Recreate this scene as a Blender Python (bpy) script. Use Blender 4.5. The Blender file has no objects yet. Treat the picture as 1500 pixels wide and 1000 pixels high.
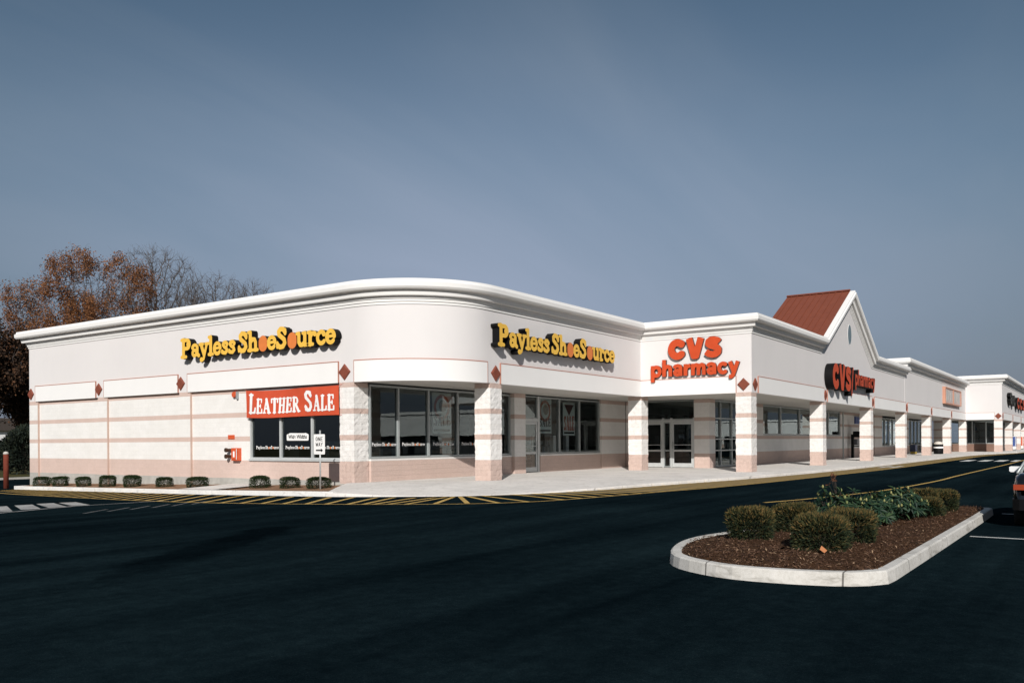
import bpy, bmesh, math, random
import numpy as np
from mathutils import Vector, Matrix

random.seed(7)
np.random.seed(7)
C = bpy.context.scene.collection
SC = bpy.context.scene
R = math.radians
PI = math.pi

# ------------------------------------------------------------------ camera
CAM = Vector((-23.8625, -20.0736, 1.5112))
YAW, ROLL, FPX, PY = 0.6025, -0.0063, 1270.2477, 647.3809
cam = bpy.data.cameras.new('camera')
co = bpy.data.objects.new('camera', cam)
C.objects.link(co)
F_ = Vector((math.cos(YAW), math.sin(YAW), 0))
R0 = Vector((math.sin(YAW), -math.cos(YAW), 0))
UP = Vector((0, 0, 1))
rx = R0 * math.cos(ROLL) + UP * math.sin(ROLL)
ry = UP * math.cos(ROLL) - R0 * math.sin(ROLL)
m = Matrix((rx, ry, -F_)).transposed().to_4x4()
m.translation = CAM
co.matrix_world = m
cam.sensor_width = 36.0
cam.lens = 36.0 * FPX / 1500.0
cam.shift_y = (PY - 500.0) / 1500.0
cam.clip_start = 0.1
cam.clip_end = 5000
SC.camera = co

# ------------------------------------------------------------------ light
SUN_D = Vector((1.0, 0.60, -0.64)).normalized()      # direction the light travels
EL = math.asin(-SUN_D.z)
AZ = math.atan2(-SUN_D.x, -SUN_D.y)
W = bpy.data.worlds.new('World')
SC.world = W
W.use_nodes = True
wn, wl = W.node_tree.nodes, W.node_tree.links
wn.clear()
wo = wn.new('ShaderNodeOutputWorld')
bg = wn.new('ShaderNodeBackground')
sky = wn.new('ShaderNodeTexSky')
sky.sky_type = 'NISHITA'
sky.sun_disc = False
sky.sun_elevation = EL
sky.sun_rotation = AZ
sky.air_density = 1.0
sky.dust_density = 1.0
sky.ozone_density = 2.0
bg.inputs['Strength'].default_value = 0.072
tc = wn.new('ShaderNodeTexCoord')
# thin high cirrus: stretched noise over the real sky
sep = wn.new('ShaderNodeSeparateXYZ')
wl.new(tc.outputs['Generated'], sep.inputs[0])
zz = wn.new('ShaderNodeMath'); zz.operation = 'ADD'; zz.inputs[1].default_value = 0.18
wl.new(sep.outputs['Z'], zz.inputs[0])
dx = wn.new('ShaderNodeMath'); dx.operation = 'DIVIDE'
dy = wn.new('ShaderNodeMath'); dy.operation = 'DIVIDE'
wl.new(sep.outputs['X'], dx.inputs[0]); wl.new(zz.outputs[0], dx.inputs[1])
wl.new(sep.outputs['Y'], dy.inputs[0]); wl.new(zz.outputs[0], dy.inputs[1])
cmb = wn.new('ShaderNodeCombineXYZ')
wl.new(dx.outputs[0], cmb.inputs[0]); wl.new(dy.outputs[0], cmb.inputs[1])
mp = wn.new('ShaderNodeMapping')
mp.inputs['Rotation'].default_value = (0, 0, R(-28))
mp.inputs['Scale'].default_value = (0.55, 1.7, 1)
wl.new(cmb.outputs[0], mp.inputs[0])
nz = wn.new('ShaderNodeTexNoise')
nz.inputs['Scale'].default_value = 0.9
nz.inputs['Detail'].default_value = 5
nz.inputs['Roughness'].default_value = 0.5
nz.inputs['Distortion'].default_value = 0.6
wl.new(mp.outputs[0], nz.inputs['Vector'])
cr = wn.new('ShaderNodeValToRGB')
cr.color_ramp.elements[0].position = 0.40
cr.color_ramp.elements[0].color = (0, 0, 0, 1)
cr.color_ramp.elements[1].position = 0.75
cr.color_ramp.elements[1].color = (0.22, 0.22, 0.22, 1)
wl.new(nz.outputs['Fac'], cr.inputs[0])
hs = wn.new('ShaderNodeHueSaturation')
hs.inputs['Saturation'].default_value = 0.98
hs.inputs['Hue'].default_value = 0.490
hs.inputs['Value'].default_value = 0.80
wl.new(sky.outputs[0], hs.inputs['Color'])
mx = wn.new('ShaderNodeMixRGB')
wl.new(cr.outputs[0], mx.inputs[0])
wl.new(hs.outputs[0], mx.inputs[1])
mx.inputs[2].default_value = (4.2, 4.7, 5.2, 1)
hz = wn.new('ShaderNodeMapRange')          # pale autumn haze low in the sky
hz.inputs['From Min'].default_value = 0.0; hz.inputs['From Max'].default_value = 0.34
hz.inputs['To Min'].default_value = 0.80; hz.inputs['To Max'].default_value = 0.0
hz.interpolation_type = 'SMOOTHSTEP'
wl.new(sep.outputs['Z'], hz.inputs['Value'])
mh = wn.new('ShaderNodeMixRGB')
wl.new(hz.outputs[0], mh.inputs[0]); wl.new(mx.outputs[0], mh.inputs[1])
mh.inputs[2].default_value = (1.75, 2.05, 2.85, 1)
# a bright thin veil of high cloud ahead, soft edged
def wmath(op, a_, b_=0.0):
    q = wn.new('ShaderNodeMath'); q.operation = op
    for i_, v_ in enumerate((a_, b_)):
        if hasattr(v_, 'is_linked'): wl.new(v_, q.inputs[i_])
        else: q.inputs[i_].default_value = v_
    return q.outputs[0]
dt = wn.new('ShaderNodeVectorMath'); dt.operation = 'DOT_PRODUCT'; dt.inputs[1].default_value = tuple(R0)
wl.new(tc.outputs['Generated'], dt.inputs[0])
fd = wn.new('ShaderNodeVectorMath'); fd.operation = 'DOT_PRODUCT'; fd.inputs[1].default_value = tuple(F_)
wl.new(tc.outputs['Generated'], fd.inputs[0])
la = wmath('DIVIDE', wmath('ADD', dt.outputs['Value'], .03), .74)
ve = wmath('DIVIDE', wmath('SUBTRACT', sep.outputs['Z'], .13), .36)
rr_ = wmath('SQRT', wmath('ADD', wmath('MULTIPLY', la, la), wmath('MULTIPLY', ve, ve)))
rr_ = wmath('ADD', rr_, wmath('MULTIPLY', wmath('LESS_THAN', fd.outputs['Value'], 0.0), 5.0))
vr = wn.new('ShaderNodeMapRange'); vr.interpolation_type = 'SMOOTHSTEP'
vr.inputs['From Min'].default_value = 1.05; vr.inputs['From Max'].default_value = 0.0
vr.inputs['To Min'].default_value = 0.0; vr.inputs['To Max'].default_value = 0.98
wl.new(rr_, vr.inputs['Value'])
vn = wn.new('ShaderNodeMapRange'); vn.inputs['From Min'].default_value = 0.3; vn.inputs['From Max'].default_value = 0.65
vn.inputs['To Min'].default_value = 0.62; vn.inputs['To Max'].default_value = 1.0
wl.new(nz.outputs['Fac'], vn.inputs['Value'])
vm = wn.new('ShaderNodeMath'); vm.operation = 'MULTIPLY'
wl.new(vr.outputs[0], vm.inputs[0]); wl.new(vn.outputs[0], vm.inputs[1])
mv = wn.new('ShaderNodeMixRGB')
wl.new(vm.outputs[0], mv.inputs[0]); wl.new(mh.outputs[0], mv.inputs[1])
mv.inputs[2].default_value = (4.4, 5.3, 7.05, 1)
wl.new(mv.outputs[0], bg.inputs['Color'])
wl.new(bg.outputs[0], wo.inputs[0])

sl = bpy.data.lights.new('sun', 'SUN')
sl.energy = 4.8
sl.angle = R(0.5)
sl.color = (1.0, 0.955, 0.90)
so = bpy.data.objects.new('sun', sl)
C.objects.link(so)
so.rotation_euler = SUN_D.to_track_quat('-Z', 'Y').to_euler()
SC.view_settings.view_transform = 'Standard'
SC.view_settings.look = 'None'
SC.view_settings.exposure = 0.0
SC.view_settings.gamma = 1.0
SC.cycles.max_bounces = 8
SC.cycles.transparent_max_bounces = 16

# ------------------------------------------------------------------ materials
class NT:
    def __init__(s, name):
        s.m = bpy.data.materials.new(name)
        s.m.use_nodes = True
        s.n = s.m.node_tree.nodes
        s.l = s.m.node_tree.links
        s.b = s.n['Principled BSDF']
    def add(s, t, **k):
        n = s.n.new(t)
        for a, v in k.items(): setattr(n, a, v)
        return n
    def pos(s):
        return s.add('ShaderNodeNewGeometry').outputs['Position']
    def noise(s, scale, detail=4, rough=.55, vec=None, dist=0.0):
        n = s.add('ShaderNodeTexNoise')
        n.inputs['Scale'].default_value = scale
        n.inputs['Detail'].default_value = detail
        n.inputs['Roughness'].default_value = rough
        n.inputs['Distortion'].default_value = dist
        s.l.new(vec if vec is not None else s.pos(), n.inputs['Vector'])
        return n.outputs['Fac']
    def ramp(s, fac, stops):
        r = s.add('ShaderNodeValToRGB')
        e = r.color_ramp.elements
        while len(e) < len(stops): e.new(0.5)
        for i, (p, c) in enumerate(stops):
            e[i].position = p
            e[i].color = (*c, 1) if len(c) == 3 else c
        s.l.new(fac, r.inputs[0])
        return r.outputs[0]
    def mix(s, fac, a, b, typ='MIX'):
        n = s.add('ShaderNodeMixRGB', blend_type=typ)
        for i, v in enumerate((fac, a, b)):
            if hasattr(v, 'links') or hasattr(v, 'is_linked'): s.l.new(v, n.inputs[i])
            elif isinstance(v, (int, float)): n.inputs[i].default_value = v
            else: n.inputs[i].default_value = (*v, 1)
        return n.outputs[0]
    def math(s, op, a, b=0.0, c=None):
        n = s.add('ShaderNodeMath', operation=op)
        for i, v in enumerate((a, b, c)):
            if v is None: continue
            if hasattr(v, 'is_linked'): s.l.new(v, n.inputs[i])
            else: n.inputs[i].default_value = v
        return n.outputs[0]
    def bump(s, h, strength, dist=0.01):
        n = s.add('ShaderNodeBump')
        n.inputs['Strength'].default_value = strength
        n.inputs['Distance'].default_value = dist
        s.l.new(h, n.inputs['Height'])
        s.l.new(n.outputs[0], s.b.inputs['Normal'])
    def col(s, v):
        if hasattr(v, 'is_linked'): s.l.new(v, s.b.inputs['Base Color'])
        else: s.b.inputs['Base Color'].default_value = (*v, 1)
    def set(s, rough=.6, spec=.4, metal=0.0):
        s.b.inputs['Roughness'].default_value = rough
        s.b.inputs['Specular IOR Level'].default_value = spec
        s.b.inputs['Metallic'].default_value = metal

def mat(name, c, rough=.6, spec=.4, metal=0.0, var=.06, scale=3.0, bump=0.0, bscale=60.0):
    t = NT(name)
    lo = tuple(x * (1 - var) for x in c); hi = tuple(min(1, x * (1 + var)) for x in c)
    t.col(t.ramp(t.noise(scale, 6), [(.3, lo), (.7, hi)]))
    t.set(rough, spec, metal)
    if bump: t.bump(t.noise(bscale, 3), bump)
    return t.m

def stucco(name, c):
    t = NT(name)
    p = t.pos()
    mpn = t.add('ShaderNodeMapping'); mpn.inputs['Scale'].default_value = (1.2, 1.2, .18)
    t.l.new(p, mpn.inputs[0])
    streak = t.noise(1.6, 5, .6, mpn.outputs[0])
    blot = t.noise(.35, 4)
    a = t.ramp(streak, [(.3, tuple(x * .975 for x in c)), (.65, c)])
    b = t.mix(.5, a, t.ramp(blot, [(.35, tuple(x * .95 for x in c)), (.7, tuple(min(1, x * 1.03) for x in c))]))
    t.col(b)
    t.set(.85, .2)
    t.bump(t.noise(45, 4, .7), .25, .01)
    return t.m

def block(name, white, pink, grey, smooth=False, gz=0.045):
    """split-face concrete block: pink base, pink bands one course high every five courses"""
    t = NT(name)
    p = t.pos()
    s = t.add('ShaderNodeSeparateXYZ'); t.l.new(p, s.inputs[0])
    u = t.math('ADD', s.outputs['X'], s.outputs['Y'])
    z = s.outputs['Z']
    cv = t.add('ShaderNodeCombineXYZ')
    t.l.new(u, cv.inputs[0])
    t.l.new(t.math('ADD', z, -0.813 + 2.032), cv.inputs[1])
    bk = t.add('ShaderNodeTexBrick')
    bk.inputs['Scale'].default_value = 1.0
    bk.inputs['Brick Width'].default_value = .4064
    bk.inputs['Row Height'].default_value = .2032
    bk.inputs['Mortar Size'].default_value = .007
    bk.inputs['Mortar Smooth'].default_value = .3
    bk.inputs['Color1'].default_value = (.965, .965, .965, 1)
    bk.inputs['Color2'].default_value = (1.0, 1.0, 1.0, 1)
    bk.inputs['Mortar'].default_value = (.925, .92, .91, 1)
    t.l.new(cv.outputs[0], bk.inputs['Vector'])
    zm = t.math('MODULO', t.math('ADD', z, -0.813 + 10.16), 1.016)
    band = t.math('GREATER_THAN', zm, .8128)
    base = t.math('LESS_THAN', z, .813)
    isp = t.math('MAXIMUM', band, base)
    g = t.math('LESS_THAN', t.math('ADD', z, t.math('MULTIPLY', t.noise(.5, 2), .06)), gz + .03)
    n1 = t.noise(38, 5, .7)
    n2 = t.noise(1.1, 4)
    wcol = t.ramp(n1, [(.3, tuple(x * .86 for x in white)), (.62, white)])
    pcol = t.ramp(n1, [(.3, tuple(x * .80 for x in pink)), (.62, pink)])
    gcol = t.ramp(t.noise(4, 5), [(.3, tuple(x * .8 for x in grey)), (.7, grey)])
    c = t.mix(isp, wcol, pcol)
    c = t.mix(g, c, gcol)
    c = t.mix(1.0, c, bk.outputs['Color'], 'MULTIPLY')
    c = t.mix(1.0, c, t.ramp(n2, [(.3, (.94, .94, .93)), (.65, (1, 1, 1))]), 'MULTIPLY')
    t.col(c)
    t.set(.92, .15)
    h = t.math('ADD', t.math('MULTIPLY', bk.outputs['Fac'], -.5), t.math('MULTIPLY', n1 if smooth else t.noise(17, 4, .65), .25 if smooth else 1.3))
    t.bump(h, .3 if smooth else .6, .016 if smooth else .022)
    return t.m

M = {}
M['upper'] = stucco('upper_stucco', (.66, .64, .635))
M['panel'] = stucco('panel_stucco', (.76, .755, .745))
M['crown'] = stucco('crown_stucco', (.76, .755, .74))
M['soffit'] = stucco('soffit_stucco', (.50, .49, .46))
M['block'] = block('split_block', (.80, .785, .765), (.605, .465, .41), (.42, .41, .38), False, -.05)
M['blockwall'] = block('smooth_block', (.78, .77, .75), (.63, .49, .435), (.44, .43, .40), True)
M['trim'] = mat('trim_red_brown', (.40, .19, .14), .6)
M['tile'] = mat('diamond_tile', (.20, .058, .036), .6, .2, var=.12, scale=9)
M['joint'] = mat('joint_sealant', (.50, .37, .31), .8)
M['alu'] = mat('aluminium', (.36, .39, .39), .4, .5, .3)
M['alu_pale'] = mat('aluminium_pale', (.52, .54, .54), .4, .5, .2)
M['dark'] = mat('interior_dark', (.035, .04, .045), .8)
M['inwall'] = mat('interior_wall', (.16, .16, .15), .8)
M['ceil'] = mat('interior_ceiling', (.35, .35, .33), .8)
M['roof_flat'] = mat('roof_membrane', (.25, .25, .25), .9)
M['roof'] = mat('red_metal_roof', (.19, .056, .032), .55, .3, .0, var=.07, scale=2)
M['white'] = mat('white_paint', (.78, .78, .77), .5)
M['black'] = mat('black_return', (.006, .006, .0065), .6, .12)
M['yellow'] = mat('yellow_sign_face', (.76, .46, .075), .5, .2)
M['orange'] = mat('orange_sign_face', (.64, .19, .05), .5, .25)
M['cvsred'] = mat('red_sign_face', (.50, .066, .020), .5, .2)
M['banner'] = mat('banner_cloth', (.53, .078, .034), .75, .2)
M['postred'] = mat('bollard_paint', (.15, .038, .024), .8, .1, var=.15)
M['redpaint'] = mat('red_paint', (.55, .09, .03), .45)
M['steel'] = mat('galvanised', (.50, .52, .52), .45, .5, .5)
M['blue'] = mat('blue_paint', (.03, .07, .25), .5)
M['kerb'] = None

def concrete(name, c, scale=1.0, joint=None):
    t = NT(name)
    n1 = t.noise(.8 * scale, 6, .65)
    n2 = t.noise(14 * scale, 5, .7)
    n3 = t.noise(3.5 * scale, 4, .6, None, 1.0)
    a = t.ramp(n1, [(.3, tuple(x * .82 for x in c)), (.6, c), (.8, tuple(min(1, x * 1.08) for x in c))])
    a = t.mix(1, a, t.ramp(n2, [(.25, (.86, .86, .85)), (.6, (1, 1, 1))]), 'MULTIPLY')
    a = t.mix(1, a, t.ramp(n3, [(.28, (.68, .67, .66)), (.42, (1, 1, 1))]), 'MULTIPLY')
    if joint:
        s = t.add('ShaderNodeSeparateXYZ'); t.l.new(t.pos(), s.inputs[0])
        jx = t.math('LESS_THAN', t.math('MODULO', t.math('ADD', s.outputs['X'], 100), joint), .022)
        jy = t.math('LESS_THAN', t.math('MODULO', t.math('ADD', s.outputs['Y'], 100.4), joint), .022)
        a = t.mix(t.math('MULTIPLY', t.math('MAXIMUM', jx, jy), .45), a, (.16, .15, .14))
    t.col(a)
    t.set(.9, .2)
    t.bump(n2, .3, .01)
    return t.m
M['walk'] = concrete('sidewalk_concrete', (.72, .69, .655), .7, 1.83)
M['kerb'] = concrete('kerb_concrete', (.53, .51, .47), 1.3)
M['kerbw'] = concrete('painted_kerb', (.74, .73, .71), 1.0)
M['found'] = concrete('foundation_concrete', (.40, .385, .35), 1.2)

def asphalt():
    t = NT('asphalt')
    p = t.pos()
    fine = t.noise(55, 3, .8)
    big = t.noise(.11, 5, .6)
    mpn = t.add('ShaderNodeMapping'); mpn.inputs['Scale'].default_value = (.05, .9, 1); mpn.inputs['Rotation'].default_value = (0, 0, R(-62))
    t.l.new(p, mpn.inputs[0])
    streak = t.noise(.9, 4, .6, mpn.outputs[0])
    a = t.ramp(fine, [(.2, (.0022, .0058, .0080)), (.55, (.0042, .0092, .0120)), (.85, (.0110, .0175, .0205))])
    a = t.mix(1, a, t.ramp(big, [(.3, (.6, .62, .66)), (.7, (1.5, 1.45, 1.4))]), 'MULTIPLY')
    a = t.mix(1, a, t.ramp(streak, [(.35, (.7, .72, .74)), (.72, (1.9, 1.8, 1.7))]), 'MULTIPLY')
    a = t.mix(1, a, t.ramp(t.noise(5.5, 6, .75), [(.3, (.70, .72, .74)), (.5, (1, 1, 1)), (.72, (1.45, 1.4, 1.35))]), 'MULTIPLY')
    a = t.mix(1, a, t.ramp(t.noise(130, 2, .9), [(.58, (1, 1, 1)), (.72, (2.6, 2.4, 2.2))]), 'MULTIPLY')
    # one long, ragged-edged patch where the colour is multiplied darker
    sx = t.add('ShaderNodeMapping', vector_type='TEXTURE')
    sx.inputs['Location'].default_value = (-14.6, -7.8, 0)
    sx.inputs['Rotation'].default_value = (0, 0, R(31))
    sx.inputs['Scale'].default_value = (4.9, .62, 1)
    t.l.new(p, sx.inputs[0])
    ln = t.add('ShaderNodeVectorMath', operation='LENGTH')
    sx2 = t.add('ShaderNodeVectorMath', operation='MULTIPLY'); sx2.inputs[1].default_value = (1, 1, 0)
    t.l.new(sx.outputs[0], sx2.inputs[0]); t.l.new(sx2.outputs[0], ln.inputs[0])
    d = t.math('ADD', ln.outputs['Value'], t.math('MULTIPLY', t.math('SUBTRACT', t.noise(.9, 4, .6), .5), 1.7))
    a = t.mix(1, a, t.ramp(d, [(.55, (.45, .47, .5)), (1.0, (1, 1, 1))]), 'MULTIPLY')
    t.col(a)
    t.set(1.0, .0)
    t.bump(fine, .6, .006)
    return t.m
M['asphalt'] = asphalt()

def worn(name, c, under=(.02, .022, .024), wear=.45):
    t = NT(name)
    n = t.noise(26, 5, .75)
    n2 = t.noise(1.3, 4)
    f = t.math('ADD', t.math('MULTIPLY', n, .75), t.math('MULTIPLY', n2, .45))
    t.col(t.ramp(f, [(wear - .08, tuple(x * .35 for x in c)), (wear + .08, c)]))
    t.set(.8, .25)
    return t.m
M['yline'] = worn('yellow_road_paint', (.50, .33, .095), wear=.46)
M['olive'] = worn('faded_yellow_fire_lane', (.135, .105, .055), (.03, .03, .03), wear=.42)
M['wline'] = worn('white_road_paint', (.60, .60, .58), wear=.44)
M['wworn'] = worn('worn_crosswalk_paint', (.44, .44, .43), wear=.585)
M['wfaint'] = worn('faded_white_paint', (.10, .105, .105), wear=.52)

def mulch():
    t = NT('bark_mulch')
    n = t.noise(60, 5, .8, None, .8); n2 = t.noise(2.2, 4)
    a = t.ramp(n, [(.25, (.014, .008, .005)), (.5, (.075, .038, .020)), (.78, (.22, .125, .07))])
    t.col(t.mix(1, a, t.ramp(n2, [(.3, (.8, .8, .8)), (.7, (1.25, 1.2, 1.1))]), 'MULTIPLY'))
    t.set(.95, .1); t.bump(n, 1.0, .03)
    return t.m
M['mulch'] = mulch()
def strawmulch():
    t = NT('pale_mulch')
    n = t.noise(40, 5, .8, None, .8)
    t.col(t.ramp(n, [(.25, (.09, .05, .03)), (.5, (.26, .155, .095)), (.78, (.45, .30, .20))]))
    t.set(.95, .1); t.bump(n, 1.0, .03)
    return t.m
M['straw'] = strawmulch()

def island_mat(name, stops, rough=.7, trans=0.0):
    t = NT(name)
    g = t.add('ShaderNodeNewGeometry')
    t.col(t.ramp(g.outputs['Random Per Island'], stops))
    t.set(rough, .25)
    if trans:
        tr = t.add('ShaderNodeBsdfTranslucent')
        t.l.new(t.b.inputs['Base Color'].links[0].from_socket, tr.inputs[0])
        ms = t.add('ShaderNodeMixShader'); ms.inputs[0].default_value = trans
        t.l.new(t.b.outputs[0], ms.inputs[1]); t.l.new(tr.outputs[0], ms.inputs[2])
        t.l.new(ms.outputs[0], t.n['Material Output'].inputs[0])
    return t.m
M['chip'] = island_mat('mulch_chip', [(.0, (.03, .015, .01)), (.5, (.085, .045, .028)), (.85, (.16, .09, .055)), (1, (.32, .22, .14))], .95)
M['yew'] = island_mat('yew_needles', [(0, (.006, .013, .007)), (.5, (.018, .03, .012)), (.85, (.045, .05, .018)), (1, (.11, .075, .028))], .8, .15)
M['yewtip'] = island_mat('yew_tips', [(0, (.04, .045, .015)), (.5, (.095, .08, .026)), (1, (.19, .115, .04))], .75, .2)
M['boxwood'] = island_mat('clipped_shrub', [(0, (.006, .015, .005)), (.6, (.020, .040, .012)), (1, (.045, .065, .02))], .9, .1)
M['rhodo'] = island_mat('rhododendron_leaf', [(0, (.006, .020, .012)), (.6, (.015, .042, .022)), (1, (.045, .075, .03))], .55, .12)
M['bud'] = island_mat('rhododendron_bud', [(0, (.14, .17, .06)), (1, (.27, .25, .10))], .7)
M['redleaf'] = island_mat('reddish_leaf', [(0, (.10, .045, .022)), (1, (.22, .09, .045))], .6, .2)
M['oakleaf'] = island_mat('dry_oak_leaf', [(0, (.10, .040, .017)), (.5, (.22, .092, .038)), (1, (.36, .17, .07))], .85, .3)
M['darkleaf'] = island_mat('dark_dry_leaf', [(0, (.016, .010, .007)), (.6, (.05, .028, .016)), (1, (.12, .055, .026))], .8, .15)
M['evergreen'] = island_mat('evergreen_needles', [(0, (.004, .008, .006)), (.7, (.012, .02, .013)), (1, (.03, .035, .018))], .8)
M['bark'] = mat('bark', (.055, .045, .038), .95, .1, var=.3, scale=12)
M['twig'] = mat('twig_bark', (.075, .065, .06), .95, .1, var=.2)

def glass(name, tint=(.80, .87, .87)):
    t = NT(name)
    t.n.remove(t.b)
    tr = t.add('ShaderNodeBsdfTransparent'); tr.inputs[0].default_value = (*tint, 1)
    gl = t.add('ShaderNodeBsdfGlossy'); gl.inputs['Roughness'].default_value = 0.0
    gl.inputs[0].default_value = (.85, .95, .95, 1)
    fr = t.add('ShaderNodeFresnel'); fr.inputs[0].default_value = 1.85
    bp = t.add('ShaderNodeBump'); bp.inputs['Strength'].default_value = .035; bp.inputs['Distance'].default_value = .05
    t.l.new(t.noise(.9, 1), bp.inputs['Height'])
    t.l.new(bp.outputs[0], gl.inputs['Normal'])
    ms = t.add('ShaderNodeMixShader')
    t.l.new(fr.outputs[0], ms.inputs[0]); t.l.new(tr.outputs[0], ms.inputs[1]); t.l.new(gl.outputs[0], ms.inputs[2])
    t.l.new(ms.outputs[0], t.n['Material Output'].inputs[0])
    return t.m
M['glass'] = glass('window_glass')
M['carglass'] = glass('car_glass', (.10, .11, .11))
tp = NT('car_paint'); tp.col((.006, .007, .009)); tp.set(.18, .5); tp.b.inputs['Coat Weight'].default_value = .6
M['carpaint'] = tp.m
M['rubber'] = mat('rubber', (.012, .012, .012), .8)
M['taillight'] = mat('tail_light_red', (.28, .045, .018), .25, .4)
M['chrome'] = mat('chrome', (.65, .66, .67), .15, .5, 1.0)
M['mirror'] = mat('mirror_housing_white', (.75, .77, .78), .3, .5)
M['grass'] = None
def grass():
    t = NT('dry_grass')
    n = t.noise(.5, 6, .7); n2 = t.noise(9, 4, .8)
    a = t.ramp(n, [(.3, (.045, .05, .018)), (.6, (.085, .075, .03)), (.8, (.12, .09, .045))])
    t.col(t.mix(1, a, t.ramp(n2, [(.3, (.6, .6, .6)), (.7, (1.2, 1.2, 1.2))]), 'MULTIPLY'))
    t.set(.95, .1)
    return t.m
M['grass'] = grass()
M['grime'] = None

# ------------------------------------------------------------------ helpers
class MB:
    def __init__(s): s.v = []; s.f = []; s.mi = []
    def add(s, vs, fs, mi=0):
        b = len(s.v); s.v += [tuple(p) for p in vs]
        s.f += [tuple(b + i for i in f) for f in fs]; s.mi += [mi] * len(fs)
        return s
    def box(s, x0, x1, y0, y1, z0, z1, mi=0):
        v = [(x, y, z) for z in (z0, z1) for y in (y0, y1) for x in (x0, x1)]
        return s.add(v, [(0, 2, 3, 1), (4, 5, 7, 6), (0, 1, 5, 4), (2, 6, 7, 3), (0, 4, 6, 2), (1, 3, 7, 5)], mi)
    def prism(s, poly, z0, z1, mi=0):
        n = len(poly)
        v = [(x, y, z0) for x, y in poly] + [(x, y, z1) for x, y in poly]
        return s.add(v, [tuple(range(n - 1, -1, -1)), tuple(range(n, 2 * n))] + [(i, (i + 1) % n, n + (i + 1) % n, n + i) for i in range(n)], mi)
    def tube(s, p0, p1, r0, r1=None, n=8, mi=0, cap=True):
        r1 = r0 if r1 is None else r1
        p0, p1 = Vector(p0), Vector(p1)
        d = (p1 - p0).normalized()
        a = d.orthogonal().normalized(); b = d.cross(a)
        v = []
        for p, r in ((p0, r0), (p1, r1)):
            for k in range(n):
                t = 2 * PI * k / n
                v.append(p + a * (r * math.cos(t)) + b * (r * math.sin(t)))
        f = [(k, (k + 1) % n, n + (k + 1) % n, n + k) for k in range(n)]
        if cap: f += [tuple(range(n - 1, -1, -1)), tuple(range(n, 2 * n))]
        return s.add(v, f, mi)
    def lathe(s, c, prof, n=16, mi=0):
        cx, cy, cz = c; v = []; f = []
        for r, z in prof:
            for k in range(n):
                t = 2 * PI * k / n
                v.append((cx + r * math.cos(t), cy + r * math.sin(t), cz + z))
        for i in range(len(prof) - 1):
            for k in range(n):
                f.append((i * n + k, i * n + (k + 1) % n, (i + 1) * n + (k + 1) % n, (i + 1) * n + k))
        f += [tuple(range(n - 1, -1, -1)), tuple((len(prof) - 1) * n + k for k in range(n))]
        return s.add(v, f, mi)
    def build(s, name, mats, parent=None, smooth=False, loc=None, fix=True):
        me = bpy.data.meshes.new(name)
        off = Vector((0, 0, 0))
        if parent is not None: off = wloc(parent)
        elif loc is not None: off = Vector(loc)
        me.from_pydata([(x - off.x, y - off.y, z - off.z) for x, y, z in s.v], [], s.f)
        ml = mats if isinstance(mats, (list, tuple)) else [mats]
        for q in ml: me.materials.append(q)
        if len(ml) > 1: me.polygons.foreach_set('material_index', s.mi)
        if fix:
            bm = bmesh.new(); bm.from_mesh(me)
            bmesh.ops.recalc_face_normals(bm, faces=bm.faces); bm.to_mesh(me); bm.free()
        if smooth: me.polygons.foreach_set('use_smooth', [True] * len(me.polygons))
        if smooth == 'angle': me.set_sharp_from_angle(angle=R(22))
        me.update()
        o = bpy.data.objects.new(name, me); C.objects.link(o)
        if parent is not None: o.parent = parent
        elif loc is not None: o.location = off
        return o

def wloc(o):
    v = Vector((0, 0, 0))
    while o is not None: v += o.location; o = o.parent
    return v
def tag(o, label=None, cat=None, group=None, kind=None):
    if label: o['label'] = label
    if cat: o['category'] = cat
    if group: o['group'] = group
    if kind: o['kind'] = kind
    return o
def thing(name, loc, label, cat, group=None):
    o = bpy.data.objects.new(name, None); C.objects.link(o); o.location = loc
    o.empty_display_size = .3
    return tag(o, label, cat, group)
def dup(root, loc, rz=0.0, label=None, scale=None):
    r = root.copy(); C.objects.link(r); r.location = loc; r.rotation_euler = (0, 0, rz)
    if scale: r.scale = scale
    if label: r['label'] = label
    for ch in list(root.children):
        c = ch.copy(); C.objects.link(c); c.parent = r
        for q in list(ch.children):
            d = q.copy(); C.objects.link(d); d.parent = c
    return r
def struct(name, mb, m_, smooth=False):
    o = mb.build(name, m_, None, smooth); o['kind'] = 'structure'; return o

# ------------------------------------------------------------------ ground height
def g(y):
    y = min(y, 32.0)
    return -0.12 - .018 * 2.0 * math.log1p(math.exp((y + 9) / 2.0)) if y > -40 else -0.12
ys = [-400, -200, -100, -60, -40] + [-30 + i for i in range(0, 63)] + [33, 40, 60, 100, 200, 400]
xs = [-400, -150, -60, -30, -15, 0, 15, 40, 80, 150, 300, 700]
mb = MB()
mb.add([(x, y, g(y)) for y in ys for x in xs],
       [(j * len(xs) + i, j * len(xs) + i + 1, (j + 1) * len(xs) + i + 1, (j + 1) * len(xs) + i) for j in range(len(ys) - 1) for i in range(len(xs) - 1)])
struct('parking_lot', mb, M['asphalt'])

def gl(y):      # piecewise-linear like the ground mesh
    k = math.floor(y)
    if -30 <= y < 32: return g(k) + (g(k + 1) - g(k)) * (y - k)
    return g(y)

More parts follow.
